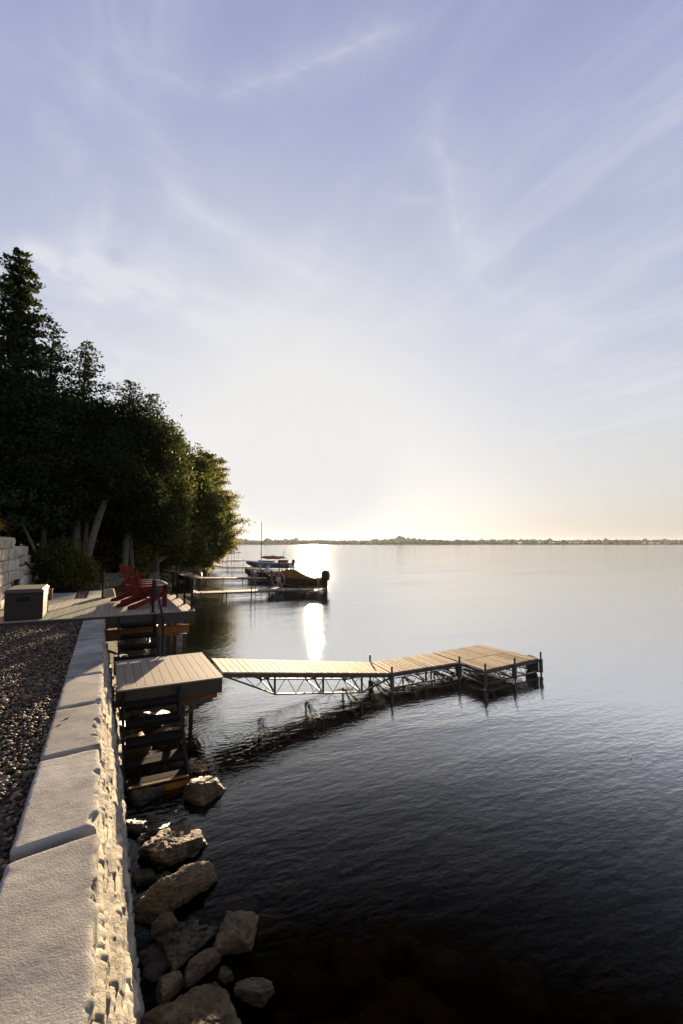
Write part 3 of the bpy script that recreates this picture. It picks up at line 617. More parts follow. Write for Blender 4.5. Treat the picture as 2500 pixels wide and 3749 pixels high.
for yy in (DY0+.25, DY0+2.1, DY1-.3): mb = MB(); mb.box(.0, DX1-.09, yy, yy+.04, DZ-.55, DZ-.36); mb.build('timber_beam', M['beam'], dk, bevel=.003, xf=T)
for yy in (DY0+.32, DY0+2.17): mb = MB(); mb.box(.0, DX1-.3, yy, yy+.09, DZ-.62, DZ-.555); mb.build('steel_beam', M['galv'], dk, xf=T)
for xx in (-1.5, -.6, .3, 1.2, 1.80): mb = MB(); mb.box(xx, xx+.04, DY0+.045, DY1-.05, DZ-.27, DZ-.03); mb.build('joist', M['beam'], dk, xf=T)
for xx, yy in ((1.75, DY0+.3), (1.75, DY0+2.15), (1.75, DY1-.3), (.6, DY0+.3), (.6, DY1-.3)):
    mb = MB(); mb.box(xx-.045, xx+.045, yy-.045+.0, yy+.045, -1.2, DZ-.58); mb.build('support_post', M['fascia'], dk, xf=T)

# ------------------------------------------------------------ stairs
def stairs(x0, x1, y_top, z_top, n, rise, run, label, name='stairs', last=None):
    e = empty(name, ((x0+x1)/2, y_top, 0), 0, label, 'stairs'); T = Tinv(e)
    for k in range(1, n+1):
        z = z_top-rise*k; y1 = y_top-run*(k-1)-.01; y0 = y1-run-.02
        mb = MB(); m_ = 'tread'
        mb.box(x0+.03, x1-.03, y0, (y0+y1)/2-.004, z-.028, z); mb.box(x0+.03, x1-.03, (y0+y1)/2+.004, y1, z-.028, z)
        mb.box(x0+.03, x1-.03, y0+.02, y0+.045, z-.075, z-.03)
        mb.build('tread', M[m_], e, bevel=.003, xf=T)
    for x in (x0, x1):
        mb = MB(); mb.bar((x, y_top-.01, z_top-rise*.9), (x, y_top-run*n, z_top-rise*(n+.9)), .03, .20); mb.build('stringer', M['black'], e, xf=T)
    return e, T
e1, T1 = stairs(.28, 1.04, DY0-.01, DZ, 4, .19, .255, 'dark open stairs dropping from the upper deck to the lower landing')
e2, T2 = stairs(.30, 1.14, Y0-.01, PZ, 5, .185, .27, 'dark open stairs leading from the lower landing down to the rocks')
mb = MB(); mb.box(.36, 1.12, 6.92, 6.96, .0, .14); mb.build('timber_toe_board', M['beam'], e2, xf=T2)
for x in (.28, 1.04):
    mb = MB(); mb.box(x-.025, x+.025, DY0-.12, DY0-.07, DZ-.42, DZ-.02); mb.build('post_stub', M['black'], e1, xf=T1)
for x in (.30, 1.14):
    mb = MB(); mb.box(x-.025, x+.025, Y0-.10, Y0-.05, PZ-.45, PZ-.02); mb.build('post_stub', M['black'], e2, xf=T2)
for i, (x, y) in enumerate(((.28, 10.5), (1.04, 10.5))):
    pass
hr = empty('stair_handrail', (1.02, DY0, DZ), 0, 'black steel handrail running from the deck post down beside the upper stairs', 'handrail'); Th = Tinv(hr)
mb = MB(); mb.box(.995, 1.035, DY0-.055, DY0-.015, .98, DZ-.02); mb.build('post', M['black'], hr, xf=Th, bevel=.003)
mb = MB(); mb.bar((1.0, DY0+.09, DZ+.76), (1.1, 10.42, PZ+.76), .045, .03); mb.build('sloping_rail', M['black'], hr, xf=Th)
mb = MB(); mb.box(1.08, 1.12, 10.40, 10.44, PZ-.2, PZ+.76); mb.build('post', M['black'], hr, xf=Th, bevel=.003)
hr.location = hr.location

# ------------------------------------------------------------ glass railing
gr = empty('glass_railing', (1.88, 13.5, DZ), 0, 'clear glass panel railing with black posts round the lake side of the upper deck', 'railing'); T = Tinv(gr)
posts = [(.99, DY0+.09), (1.87, 11.62), (1.87, 12.80), (1.87, 14.25), (1.87, 15.32), (.62, 15.32), (-.08, 15.32)]
RH = .75
for (x, y) in posts:
    mb = MB(); mb.box(x-.028, x+.028, y-.028, y+.028, DZ+.012, DZ+RH); mb.box(x-.055, x+.055, y-.055, y+.055, DZ+.001, DZ+.011); mb.build('post', M['black'], gr, bevel=.003, xf=T)
for (a, b) in ((1, 2), (2, 3), (3, 4), (4, 5), (5, 6)):
    (ax_, ay), (bx_, by) = posts[a], posts[b]; d = Vector((bx_-ax_, by-ay, 0)).normalized()*.045
    mb = MB(); mb.bar((ax_+d.x, ay+d.y, DZ+.395), (bx_-d.x, by-d.y, DZ+.395), .010, .65); mb.build('glass_panel', M['glass'], gr, xf=T)

# ------------------------------------------------------------ adirondack chairs
def chair(loc, rz, label):
    e = empty('garden_chair', loc, rz, label, 'chair', 'red garden chairs on the deck')
    W = .56; sy = W/2
    for s in (-1, 1):      # back leg that is also the seat rail, bent profile
        pr = [(.34, .36), (.36, .27), (-.42, .02), (-.62, .02), (-.60, .10), (-.40, .15), (.0, .28)]
        y0, y1 = (s*sy-.016, s*sy+.016); n = len(pr); vs = [(x, y0, z) for x, z in pr]+[(x, y1, z) for x, z in pr]
        mb = MB(); mb.add(vs, [tuple(range(n))[::-1], tuple(range(n, 2*n))]+[(i, (i+1) % n, n+(i+1) % n, n+i) for i in range(n)]); mb.build('rear_leg', M['red'], e, bevel=.004)
        yl = s*(sy+.034)
        mb = MB(); mb.box(.26, .38, yl-.016, yl+.016, 0, .53); mb.build('front_leg', M['red'], e, bevel=.004)
        pr = [(.38, .53), (.38, .46), (.30, .30), (.34, .40), (.30, .53)]
        ax_ = [(.47, s*(sy-.03)), (.50, s*(sy+.04)), (.45, s*(sy+.115)), (.2, s*(sy+.125)), (-.36, s*(sy+.085)), (-.38, s*(sy+.01)), (-.1, s*(sy-.01))]
        n = len(ax_); vs = [(x, y, .532) for x, y in ax_]+[(x, y, .556) for x, y in ax_]
        mb = MB(); mb.add(vs, [tuple(range(n))[::-1], tuple(range(n, 2*n))]+[(i, (i+1) % n, n+(i+1) % n, n+i) for i in range(n)]); mb.build('armrest', M['red'], e, bevel=.004)
        mb = MB(); mb.add([(.29, yl+s*.018, .53), (.35, yl+s*.018, .53), (.35, yl+s*.018, .36), (.29, yl+s*.085, .53), (.35, yl+s*.085, .53)], [(0, 1, 2), (0, 3, 4, 1), (0, 2, 3), (1, 4, 2), (2, 4, 3)]); mb.build('arm_bracket', M['red'], e)
    mb = MB()
    for i in range(6):     # seat slats, curved
        x = .35-i*.092; z = .385-.023*i*1.2+(.012 if i == 0 else 0); mb.bar((x, -sy-.012, z), (x, sy+.012, z), .08, .02, up=(.3, 0, 1))
    mb.build('seat', M['red'], e, bevel=.003)
    mb = MB(); up = Vector((-.40, 0, .92)).normalized(); nrm = Vector((.92, 0, .40))
    for i in range(7):     # back staves, fan with a rounded top
        t = (i-3)/3; top = .90-.13*t*t; b = Vector((-.14+.0, t*.19, .22)); tp = b+up*top+Vector((0, t*.06, 0)); b = b+nrm*(.03*t*t); tp = tp+nrm*(.05*t*t)
        mb.bar(b, tp, .074, .018, up=nrm)
    mb.build('backrest', M['red'], e, bevel=.003)
    mb = MB()
    for z, dx in ((.30, 0), (.54, 0), (.80, 0)):
        x = -.14-.40/.92*(z-.22)-.03; mb.bar((x, -.27 if z > .5 else -.25, z), (x, .27 if z > .5 else .25, z), .06, .022, up=(.92, 0, .4))
    mb.build('back_brace', M['red'], e, bevel=.003)
    return e
# ------------------------------------------------------------ storage box
def storage_box():
    e = empty('storage_box', (-1.53, 12.2, DZ), R(1.0), 'low grey brown resin storage box on the deck beside the gravel', 'storage box')
    mb = MB(); w2, d2, h = .33, .60, .56
    mb.box(-w2, w2, -d2, d2, .01, h)
    for k in range(6): z = .05+k*.088; mb.box(w2, w2+.006, -d2+.03, d2-.03, z, z+.075)
    for s in (-1, 1): mb.box(w2-.01, w2+.014, s*(d2-.02)-.025, s*(d2-.02)+.025, .005, h)
    body = mb.build('box_body', M['boxp'], e, bevel=.008)
    mb = MB(); mb.box(-w2-.015, w2+.02, -d2-.02, d2+.02, h+.004, h+.055); mb.box(-w2+.01, w2-.01, -d2+.01, d2-.01, h+.055, h+.085); mb.build('lid', M['boxlid'], e, bevel=.012)
    mb = MB(); mb.box(-.12, .10, -d2-.012, -d2-.002, h-.16, h-.08); mb.build('handle', M['black'], body, bevel=.006)
storage_box()
chair((.92, 12.66, DZ), R(24), 'nearer red slatted garden chair on the deck, by the black stair post')
chair((.80, 14.02, DZ), R(24), 'farther red slatted garden chair on the deck, its sunlit back rising at left')

# ------------------------------------------------------------ gangway and dock
def quad_pt(Q, s, t):
    a, b, c, d = [Vector(q) for q in Q]; return (a*(1-s)+b*s)*(1-t)+(d*(1-s)+c*s)*t
def planks(mb, Q, n, th=.03, gap=.045, seam=None):
    """Q near-start, near-end, far-end, far-start; planks run across"""
    for i in range(n):
        s0, s1 = (i+gap)/n, (i+1-gap)/n; j = random.uniform(-.004, .004)
        for t0, t1 in (((0, 1),) if seam is None else ((0, seam-.006), (seam+.006, 1))):
            p = [quad_pt(Q, s0, t0), quad_pt(Q, s1, t0), quad_pt(Q, s1, t1), quad_pt(Q, s0, t1)]
            e = Vector((0, 0, 1)); mb.hexa([q-e*th+e*j*.3 for q in p]+[q+e*j*.3 for q in p])
def truss(mb, a, b, prof, bays, r=.011, thick=(), wd=.04):
    """side truss hanging under the line a-b; prof: (t, depth)"""
    a = Vector(a); b = Vector(b); P = lambda t: a.lerp(b, t); D = lambda t: np.interp(t, [q[0] for q in prof], [q[1] for q in prof])
    mb.bar(P(0)-Vector((0, 0, .065)), P(1)-Vector((0, 0, .065)), .035, .07)
    lo = [P(q[0])-Vector((0, 0, q[1]+.065)) for q in prof]
    for u_, v_ in zip(lo[:-1], lo[1:]): mb.bar(u_, v_, .03, .03)
    for t in thick: mb.bar(P(t)-Vector((0, 0, .08)), P(t)-Vector((0, 0, D(t)+.07)), .035, .035, up=(1, 0, 0))
    for i in range(bays):
        t0, t1, tm = i/bays, (i+1)/bays, (i+.5)/bays
        for ta in (t0, t1): mb.bar(P(ta)-Vector((0, 0, .09)), P(tm)-Vector((0, 0, D(tm)+.06)), r, r, up=(1, 0, 0))
def section(name, label, Q, n, prof, bays, thick, cross, sides=(0, 1), seam=None):
    c = sum((Vector(q) for q in Q), Vector())/4; e = empty(name, (c.x, c.y, 0), 0, label, 'dock'); T = Tinv(e)
    mb = MB(); planks(mb, Q, n, seam=seam); mb.build('deck_planks', M['dockwood'], e, bevel=.003, xf=T)
    pr = [(Q[0], Q[1]), (Q[3], Q[2])]
    for s in sides: mb = MB(); truss(mb, *pr[s], prof, bays, thick=thick); mb.build('side_truss', M['galv'], e, xf=T)
    mb = MB()
    for t in cross:
        a = quad_pt(Q, t, .02)-Vector((0, 0, .08)); b = quad_pt(Q, t, .98)-Vector((0, 0, .08)); dd = float(np.interp(t, [q[0] for q in prof], [q[1] for q in prof]))
        mb.bar(a, b, .04, .05); mb.bar(a, b-Vector((0, 0, dd)), .03, .03); mb.bar(a-Vector((0, 0, dd)), b, .025, .025); mb.bar(a-Vector((0, 0, dd-.01)), b-Vector((0, 0, dd-.01)), .03, .03)
    mb.build('cross_frame', M['galv'], e, xf=T); return e, T
RA = [(2.0, 8.80, 1.0), (5.92, 9.08, .42), (6.02, 10.14, .42), (2.02, 9.96, 1.0)]
section('gangway', 'sloping cedar plank gangway on grey trusses from the landing to the dock', RA, 31, [(0, 0), (.27, .36), (.55, .36), (.80, .36), (1, .05)], 9, (.27, .55, .80), (.27, .55, .80))
DA = [(5.95, 9.085, .418), (7.98, 9.11, .418), (8.02, 10.19, .418), (6.04, 10.14, .418)]
section('dock_section', 'level plank dock section between the gangway and the square end platform', DA, 15, [(0, .27), (1, .27)], 5, (0.02, .5, .98), (.02, .5, .98))
DP = [(8.06, 8.27, .42), (10.13, 8.46, .42), (9.97, 10.36, .42), (8.05, 10.20, .42)]
section('dock_platform', 'square plank swim platform at the outer end of the dock', DP, 15, [(0, .27), (1, .27)], 5, (.02, .5, .98), (.02, .5, .98), seam=.45)
for (x, y, lab) in ((5.94, 9.03, 'near side grey pipe post where gangway meets dock'), (6.05, 10.2, 'far side grey pipe post where gangway meets dock'), (7.97, 9.04, 'grey pipe post in the inner corner between dock and end platform'),
                    (8.03, 8.22, 'grey pipe post at the nearest corner of the end platform'), (9.1, 8.31, 'grey pipe post at the middle of the end platform near edge'), (10.17, 8.42, 'grey pipe post at the outermost right corner of the end platform')):
    e = empty('dock_post', (x, y, 0), 0, lab, 'post', 'pipe posts holding the dock')
    mb = MB(); mb.tube([(0, 0, -1.6), (0, 0, .585)], .024, 12); mb.build('pipe', M['galv'], e, smooth=False)
    mb = MB(); mb.box(-.035, .035, -.035, .035, .06, .40); mb.build('sleeve', M['galv'], e, bevel=.004)
def net_bag():
    v, f = ICO[5]; V = v.copy(); V = np.sign(V)*np.abs(V)**.45; V *= np.array([.20, .07, .20]); V += .02*np.stack([fbm(V, 9, 3, 1), fbm(V, 9, 3, 2), fbm(V, 9, 3, 3)], 1)
    o = link('hanging_bag', np_mesh('hanging_bag', V, f), None, M['net'], True); o.location = (10.24, 8.78, .20); o.rotation_euler = (0, 0, R(80)); tag(o, 'dark blue net bag hanging off the right corner of the end platform', 'bag')
net_bag()

# ------------------------------------------------------------ neighbours' docks, lifts and boats
def simple_dock(name, label, pts, wd, legs, railing=None, sag=.16):
    c = Vector(pts[0]); e = empty(name, (c.x, c.y, 0), 0, label, 'dock', "neighbours' docks"); T = Tinv(e)
    mb = MB(); fr = MB()
    for a, b in zip(pts[:-1], pts[1:]):
        a = Vector(a); b = Vector(b); d = (b-a); n = max(2, int(d.length/.15)); sd_ = Vector((-d.y, d.x, 0)).normalized()*wd/2
        planks(mb, [a-sd_, b-sd_, b+sd_, a+sd_], n, th=.035)
        for s in (-1, 1):
            fr.bar(a+sd_*s-Vector((0, 0, .08)), b+sd_*s-Vector((0, 0, .08)), .05, .08); fr.bar(a+sd_*s-Vector((0, 0, .30)), b+sd_*s-Vector((0, 0, .30)), .03, .03)
            m_ = max(2, int(d.length/.8))
            for k in range(m_):
                p = a.lerp(b, k/m_)+sd_*s; q = a.lerp(b, (k+.5)/m_)+sd_*s; r_ = a.lerp(b, (k+1)/m_)+sd_*s
                fr.bar(p-Vector((0, 0, .1)), q-Vector((0, 0, .3)), .015, .015); fr.bar(q-Vector((0, 0, .3)), r_-Vector((0, 0, .1)), .015, .015)
    mb.build('deck_planks', M['dockwood'], e, xf=T); fr.build('side_frame', M['galv'], e, xf=T)
    for (x, y, zt) in legs:
        mb = MB(); mb.tube([(x, y, -2), (x, y, zt)], .035, 8); mb.build('leg', M['galv'], e, xf=T)
    return e
simple_dock('neighbour_dock', 'long low plank dock leading out to the canvas covered motorboat', [(3.4, 29.9, .95), (4.9, 29.1, .45), (9.8, 28.6, .45), (12.9, 27.5, .47)], 1.1,
            [(5.1, 28.5, .5), (6.6, 28.3, .5), (8.1, 28.15, 1.7), (9.8, 28.0, .5), (11.0, 27.5, .6), (6.6, 29.4, .5), (9.8, 29.15, .5)])
simple_dock('neighbour_dock', 'second low plank dock behind, reaching to the open dark hulled boat', [(4.6, 43.8, 1.05), (6.1, 42.9, .9), (7.3, 41.6, .45), (13.1, 38.4, .45)], 1.1,
            [(7.5, 40.9, .5), (9.0, 40.0, .5), (10.5, 39.2, .5), (12.0, 38.4, 1.2), (12.9, 37.8, .5), (12.9, 39.2, .5)])
simple_dock('neighbour_dock', 'third dock with thin legs reaching to the sailboat', [(11.8, 62.0, .8), (13.8, 60.5, .5), (18.2, 57.0, .5)], 1.2, [(14, 59.8, .6), (16, 58.2, .6), (18, 56.6, .6), (15.9, 59.4, .6)])
simple_dock('neighbour_dock', 'small distant dock below the leaning flag pole beyond the point', [(13.4, 75, .7), (21.0, 78, .7)], 1.4, [(15, 75, .9), (17, 76, .9), (19, 76.5, 2.0), (20.8, 77.3, .9)])
simple_dock('neighbour_dock', 'farthest dock on the left, just over the overhanging leaves', [(18, 112, 1.4), (29.5, 113, 1.4)], 1.6, [(22, 112, 1.6), (25, 112.2, 1.6), (29, 112.4, 1.6)])
def hull_mesh(L, B, D, bowrise=.35, n=26, m=13, transom=.75, fullness=.55):
    """local x from stern 0 to bow L, z keel 0"""
    V = []; 
    for i in range(n):
        t = i/(n-1); b = B/2*(transom+(1-transom)*math.sin(min(1, t*2)*math.pi/2))*(1-max(0, (t-.45)/.55)**2.2)
        b = max(b, .012); zk = D*.0+max(0, (t-.6)/.4)**2.4*D*.85; zt = D+bowrise*max(0, t-.2)**1.6
        for j in range(m):
            a = j/(m-1)*2-1; s = abs(a); y = math.copysign(b*min(1, (s/.72))**.9, a) if s < .72 else math.copysign(b*(1+.05*(s-.72)), a)
            z = zk+(zt-zk)*(s**2.2*.35 if s < .72 else .17+(s-.72)/.28*.83)
            V.append((t*L, y, z))
    F = [(i*m+j, (i+1)*m+j, (i+1)*m+j+1, i*m+j+1) for i in range(n-1) for j in range(m-1)]
    F.append(tuple(range(m))[::-1]); return V, F, n, m
def outboard(e, x, y, z, s, matn='motor'):
    o = empty('outboard', (x, y, z)); 
    mb = MB(); prof = [(-.26, .0), (-.30, .30), (-.22, .56), (.02, .62), (.20, .50), (.22, .16), (.12, .0)]
    n = len(prof)
    for k in range(3):
        pass
    rings = []
    for yy, sc in ((-.17, .78), (-.12, .96), (0, 1.0), (.12, .96), (.17, .78)): rings.append([(.0+px_*sc, yy, .3+(pz-.3)*sc) for px_, pz in prof])
    vs = [p for r_ in rings for p in r_]; fs = [(k*n+i, k*n+(i+1) % n, (k+1)*n+(i+1) % n, (k+1)*n+i) for k in range(4) for i in range(n)]+[tuple(range(n))[::-1], tuple(4*n+i for i in range(n))]
    mb.add(vs, fs); cw = mb.build('motor_cowl', M[matn], e, smooth=False, bevel=.03)
    mb = MB(); mb.hexa([(-.14, -.06, -.75), (.06, -.06, -.75), (.06, .06, -.75), (-.14, .06, -.75), (-.16, -.08, .02), (.12, -.08, .02), (.12, .08, .02), (-.16, .08, .02)])
    mb.tube([(-.26, 0, -.72), (.14, 0, -.72)], [.05, .06], 10); mb.bar((-.26, -.17, -.72), (-.26, .17, -.72), .02, .09); mb.bar((-.24, 0, -.95), (-.02, 0, -.62), .02, .1); mb.box(-.26, .12, -.09, .09, -.42, -.40)
    lg = mb.build('motor_leg', M[matn], e, bevel=.01)
    for q in (cw, lg): q.location = (x, y, z); q.scale = (s, s, s)
    bpy.data.objects.remove(o)
def place(e, bow, stern):
    b, s = Vector(bow), Vector(stern); e.location = (s.x, s.y, s.z); e.rotation_euler = (0, 0, math.atan2(b.y-s.y, b.x-s.x))
def mesh_part(name, V, F, mt, e, smooth=True):
    me = bpy.data.meshes.new(name); me.from_pydata(V, [], F); me.update(); return link(name, me, e, M[mt], smooth)
def cover_mesh(L, B, prof, n=40, m=17, seed=1):
    V = []
    for i in range(n):
        t = i/(n-1); b = B/2*(.78+.22*math.sin(min(1, t*2)*math.pi/2))*(1-max(0, (t-.45)/.55)**2.2)+.015
        ze, zc = [float(np.interp(t, [q[0] for q in prof], [q[k] for q in prof])) for k in (1, 2)]
        for j in range(m):
            a = j/(m-1)*2-1; V.append((t*L, b*a, ze+(zc-ze)*(1-abs(a)**1.5)))
    V = np.array(V); V[:, 2] += .03*fbm(V, 2.5, 3, seed)+.018*np.sin(V[:, 0]*9)*np.clip(np.abs(V[:, 1])/B*2, 0, 1)
    F = [(i*m+j, (i+1)*m+j, (i+1)*m+j+1, i*m+j+1) for i in range(n-1) for j in range(m-1)]; F.append(tuple(range(m))[::-1]); return [tuple(v) for v in V], F
# covered motorboat, nearest
bt = empty('motorboat', label='canvas covered motorboat on a lift with its outboard raised, nearest of the three', cat='boat')
place(bt, (10.98, 34.04, .10), (14.10, 30.87, .10))
V, F, n_, m_ = hull_mesh(4.45, 1.9, .78, .34); mesh_part('hull', V, F, 'hulldark', bt)
V, F = cover_mesh(4.53, 2.0, [(0, .16, .70), (.12, .16, .84), (.30, .18, 1.05), (.45, .22, 1.34), (.52, .26, 1.42), (.60, .34, 1.32), (.8, .66, 1.16), (1, 1.10, 1.13)]); mesh_part('canvas_cover', V, F, 'canvas', bt)
V2 = [(x, y*1.012, z) for x, y, z in hull_mesh(5.22, 2.12, .97, .42)[0]]; 
outboard(bt, -.33, 0, .62, 1.25)
mb = MB(); mb.bar((2.0, .4, 1.1), (2.0, .4, 1.5), .03, .03, up=(1, 0, 0)); mb.box(1.95, 2.05, .35, .45, 1.5, 1.6); mb.build('stern_light', M['black'], bt)
# dark open boat
bt2 = empty('fishing_boat', label='open dark hulled fishing boat on a lift, between covered motorboat and sailboat', cat='boat')
place(bt2, (11.95, 43.88, .12), (14.94, 40.66, .12))
V, F, n_, m_ = hull_mesh(4.39, 1.7, .62, .50); mesh_part('hull', V, F, 'hulldark', bt2)
mb = MB()
for s in (-1, 1):
    pts = [V[i*m_+(m_-1 if s > 0 else 0)] for i in range(n_)]; mb.tube(pts, .035, 6)
mb.build('gunwale', M['alu'], bt2); mb = MB()
for x in (1.0, 2.2): mb.box(x, x+.4, -.7, .7, .45, .51)
mb.build('bench', M['fascia'], bt2)
mb = MB(); mb.box(1.7, 2.1, -.3, .3, .4, .95); mb.hexa([(1.9, -.35, .95), (1.95, -.35, .95), (1.95, .35, .95), (1.9, .35, .95), (1.72, -.3, 1.25), (1.76, -.3, 1.25), (1.76, .3, 1.25), (1.72, .3, 1.25)]); mb.build('console', M['hullwhite'], bt2, bevel=.02)
outboard(bt2, -.3, 0, .5, .8)
# sailboat
bt3 = empty('sailboat', label='pale blue sailboat with bare mast and furled cover, farthest of the three', cat='boat')
place(bt3, (15.99, 58.11, .35), (20.60, 54.06, .35))
V, F, n_, m_ = hull_mesh(6.14, 2.0, .65, .3); mesh_part('hull', V, F, 'hullgrey', bt3)
V, F = cover_mesh(6.16, 2.0, [(0, .62, .75), (.3, .64, .8), (.6, .7, .9), (1, .92, .95)], seed=3); mesh_part('deck', V, F, 'hullwhite', bt3)
mb = MB(); mb.box(2.3, 4.3, -.5, .5, .66, 1.0); mb.build('cabin', M['hullgrey'], bt3, bevel=.1)
mb = MB(); mb.tube([(4.05, 0, .9), (4.05, 0, 5.9)], [.055, .04], 8); mast_ = mb.build('mast', M['galv'], bt3)
mb = MB(); mb.tube([(4.0, 0, 1.35), (.6, 0, 1.25)], .035, 8); mb.build('boom', M['galv'], mast_)
pts = [(4.0-3.2*k/8, 0, 1.34+.04*math.sin(k*2)) for k in range(9)]; mb = MB(); mb.tube(pts, [.08, .17, .22, .2, .24, .2, .18, .14, .06], 10); mb.build('furled_sail', M['canvas'], mast_, smooth=True)
mb = MB(); mb.box(.5, 1.6, -.5, .5, .7, 1.05); mb.build('cockpit_cover', M['canvas'], bt3, bevel=.12)
mb = MB(); mb.tube([(1.0, .4, .7), (.8, .4, 2.2)], .04, 6); mb.build('boom_crutch', M['alu'], bt3)
outboard(bt3, -.3, 0, .7, .7)
# lifts with hand wheels
def lift(c, rz, L, W, ht, wheel, label):
    e = empty('boat_lift', c, rz, label, 'boat lift', 'boat lifts with hand wheels')
    for sx in (0, L):
        for sy_ in (-W/2, W/2):
            mb = MB(); mb.box(sx-.045, sx+.045, sy_-.045, sy_+.045, -1.6, ht); mb.build('corner_post', M['galv'], e)
    mb = MB()
    for sy_ in (-W/2, W/2): mb.bar((0, sy_, .08), (L, sy_, .08), .06, .1)
    for sx in (0, L): mb.bar((sx, -W/2, .02), (sx, W/2, .02), .06, .1)
    mb.bar((0, -W/2, ht-.1), (L*.45, -W/2, .1), .03, .03); mb.bar((L, -W/2, ht-.1), (L*.6, -W/2, .1), .03, .03); mb.build('cradle', M['galv'], e)
    wx, wz, wr = wheel; mb = MB(); K = 28
    ring = [(wx+wr*math.cos(2*math.pi*k/K), -W/2-.12, wz+wr*math.sin(2*math.pi*k/K)) for k in range(K+1)]; mb.tube(ring, .022, 6, caps=False)
    for k in range(6): a = math.pi*k/3+.3; mb.bar((wx, -W/2-.12, wz), (wx+wr*math.cos(a), -W/2-.12, wz+wr*math.sin(a)), .02, .02, up=(0, 1, 0))
    hw = mb.build('hand_wheel', M['alu'], e)
    mb = MB(); mb.box(wx-.14, wx+.14, -W/2-.2, -W/2+.04, wz-.14, wz+.14); mb.tube([(wx-.05, -W/2, wz), (wx-.05, -W/2, -1.4)], .04, 6); mb.bar((wx, -W/2, wz-.1), (wx+.4, -W/2, .1), .04, .04); wn = mb.build('winch', M['alu'], e, bevel=.02); hw.parent = wn
    return e
lift((11.60, 33.41, 0), -0.793, 2.9, 2.4, 1.1, (.75, .82, .52), 'grey boat lift with large spoked hand wheel under the covered motorboat')
lift((12.70, 43.08, 0), -0.822, 2.4, 2.1, 1.0, (.7, .75, .42), 'boat lift with small hand wheel under the open dark boat')
lift((16.91, 57.30, 0), -0.721, 3.8, 2.3, 1.2, (1.2, .7, .40), 'boat lift carrying the sailboat')
for (x, y, z0, z1, lab) in ((23.6, 101, 1.2, 4.6, 'tall thin pole with a limp red flag, beyond the trees'), (18.6, 76.6, .7, 2.8, 'short pole with a limp red flag on the distant dock')):
    e = empty('flag_pole', (x, y, z0), 0, lab, 'flag pole', 'poles with limp red flags')
    mb = MB(); mb.tube([(0, 0, -1.8), (0, 0, z1-z0)], .035, 6); mb.build('pole', M['galv'], e)
    h = z1-z0; k = (z1-z0)*.42; mb = MB(); vs = []
    for i in range(9):
        for j in range(4): vs.append((.04+j*.09*(1+.4*math.sin(i)), .05*math.sin(i*1.7+j*2), h-.1-k*i/8-j*.10))
    mb.add(vs, [(i*4+j, i*4+j+1, (i+1)*4+j+1, (i+1)*4+j) for i in range(8) for j in range(3)]); f_ = mb.build('flag', M['flag'], e)
    sm = f_.modifiers.new('solid', 'SOLIDIFY'); sm.thickness = .01
# moored line of posts beyond the lifts
for (x, y, h, lab) in ((8.1, 27.3, 1.35, 'thin grey pole standing out of the water before the covered boat dock'),):
    o = MB(); o.tube([(0, 0, -1.5), (0, 0, h)], .02, 8); q = o.build('mooring_pole', M['galv']); q.location = (x, y, 0); tag(q, lab, 'pole')

# ------------------------------------------------------------ block walls, paving and small things at the left
def block_wall(name, label, X, y0, zb, courses, hc=.3, dep=.45, seed=1):
    e = empty(name, (X, y0, zb), 0, label, 'block wall'); rr = random.Random(seed)
    for r, yend in enumerate(courses):
        y = y0-(.0 if r % 2 else .3); Vs, Fs, Rs = [], [], []; n = 0
        while y < yend-.15:
            l = rr.choice([.34, .46, .58]); y1 = min(y+l, yend)
            V, F = stone_box(X-dep-rr.uniform(0, .03), X+rr.uniform(-.02, .03)-.02*r, y+.008, y1-.008, zb+r*hc+.005, zb+(r+1)*hc-.006, seed*50+r*9+int(y*7), step=.05, amp=.012, edge=.025)
            Vs.append(V-np.array([X, y0, zb])); Fs.append(F+n); Rs.append(np.full(len(F), rr.random())); n += len(V); y = y1
        link('stone_course', np_mesh('stone_course', np.concatenate(Vs), np.concatenate(Fs), np.concatenate(Rs)), e, M['block'], True)
    return e
block_wall('block_wall', 'taller near wall of stacked pale blocks, stepping down behind the storage box', -2.30, 11.7, 1.70, [18.0, 18.0, 17.3, 16.9, 16.5, 16.2][:6], .315, seed=1)
block_wall('block_wall', 'lower rear wall of stacked pale blocks with stepped end beside the bush', -2.42, 18.2, 1.70, [22.6, 21.8, 21.2, 20.4, 19.6], .325, seed=2)
e = empty('wall_handrail', (-2.1, 18, 2.6), 0, 'short black sloping handrail fixed against the pale block wall', 'handrail')
mb = MB(); mb.bar((-.15, -.9, .24), (-.12, 1.4, -.26), .045, .045); mb.build('rail', M['black'], e)
for yy, zz in ((-.6, .17), (1.1, -.2)): mb = MB(); mb.bar((-.35, yy, zz-.05), (-.13, yy, zz), .03, .03); mb.build('bracket', M['black'], e)
e = empty('wall_light', (-2.27, 15.5, 2.22), 0, 'small square black light fitting on the near block wall above the box', 'light fitting')
mb = MB(); mb.box(0, .10, -.16, .16, -.02, .16); hs_ = mb.build('housing', M['black'], e, bevel=.01); mb = MB(); mb.box(.02, .12, -.13, .13, .165, .19); mb.build('hood', M['black'], hs_)
mb = MB(); mb.box(-.045, .045, -.045, .045, 0, .40); mb.box(-.055, .055, -.055, .055, .40, .425); o = mb.build('short_post', M['beam'], bevel=.006); o.location = (-1.40, 15.45, 1.70); tag(o, 'short sunlit timber post just behind the storage box', 'post')
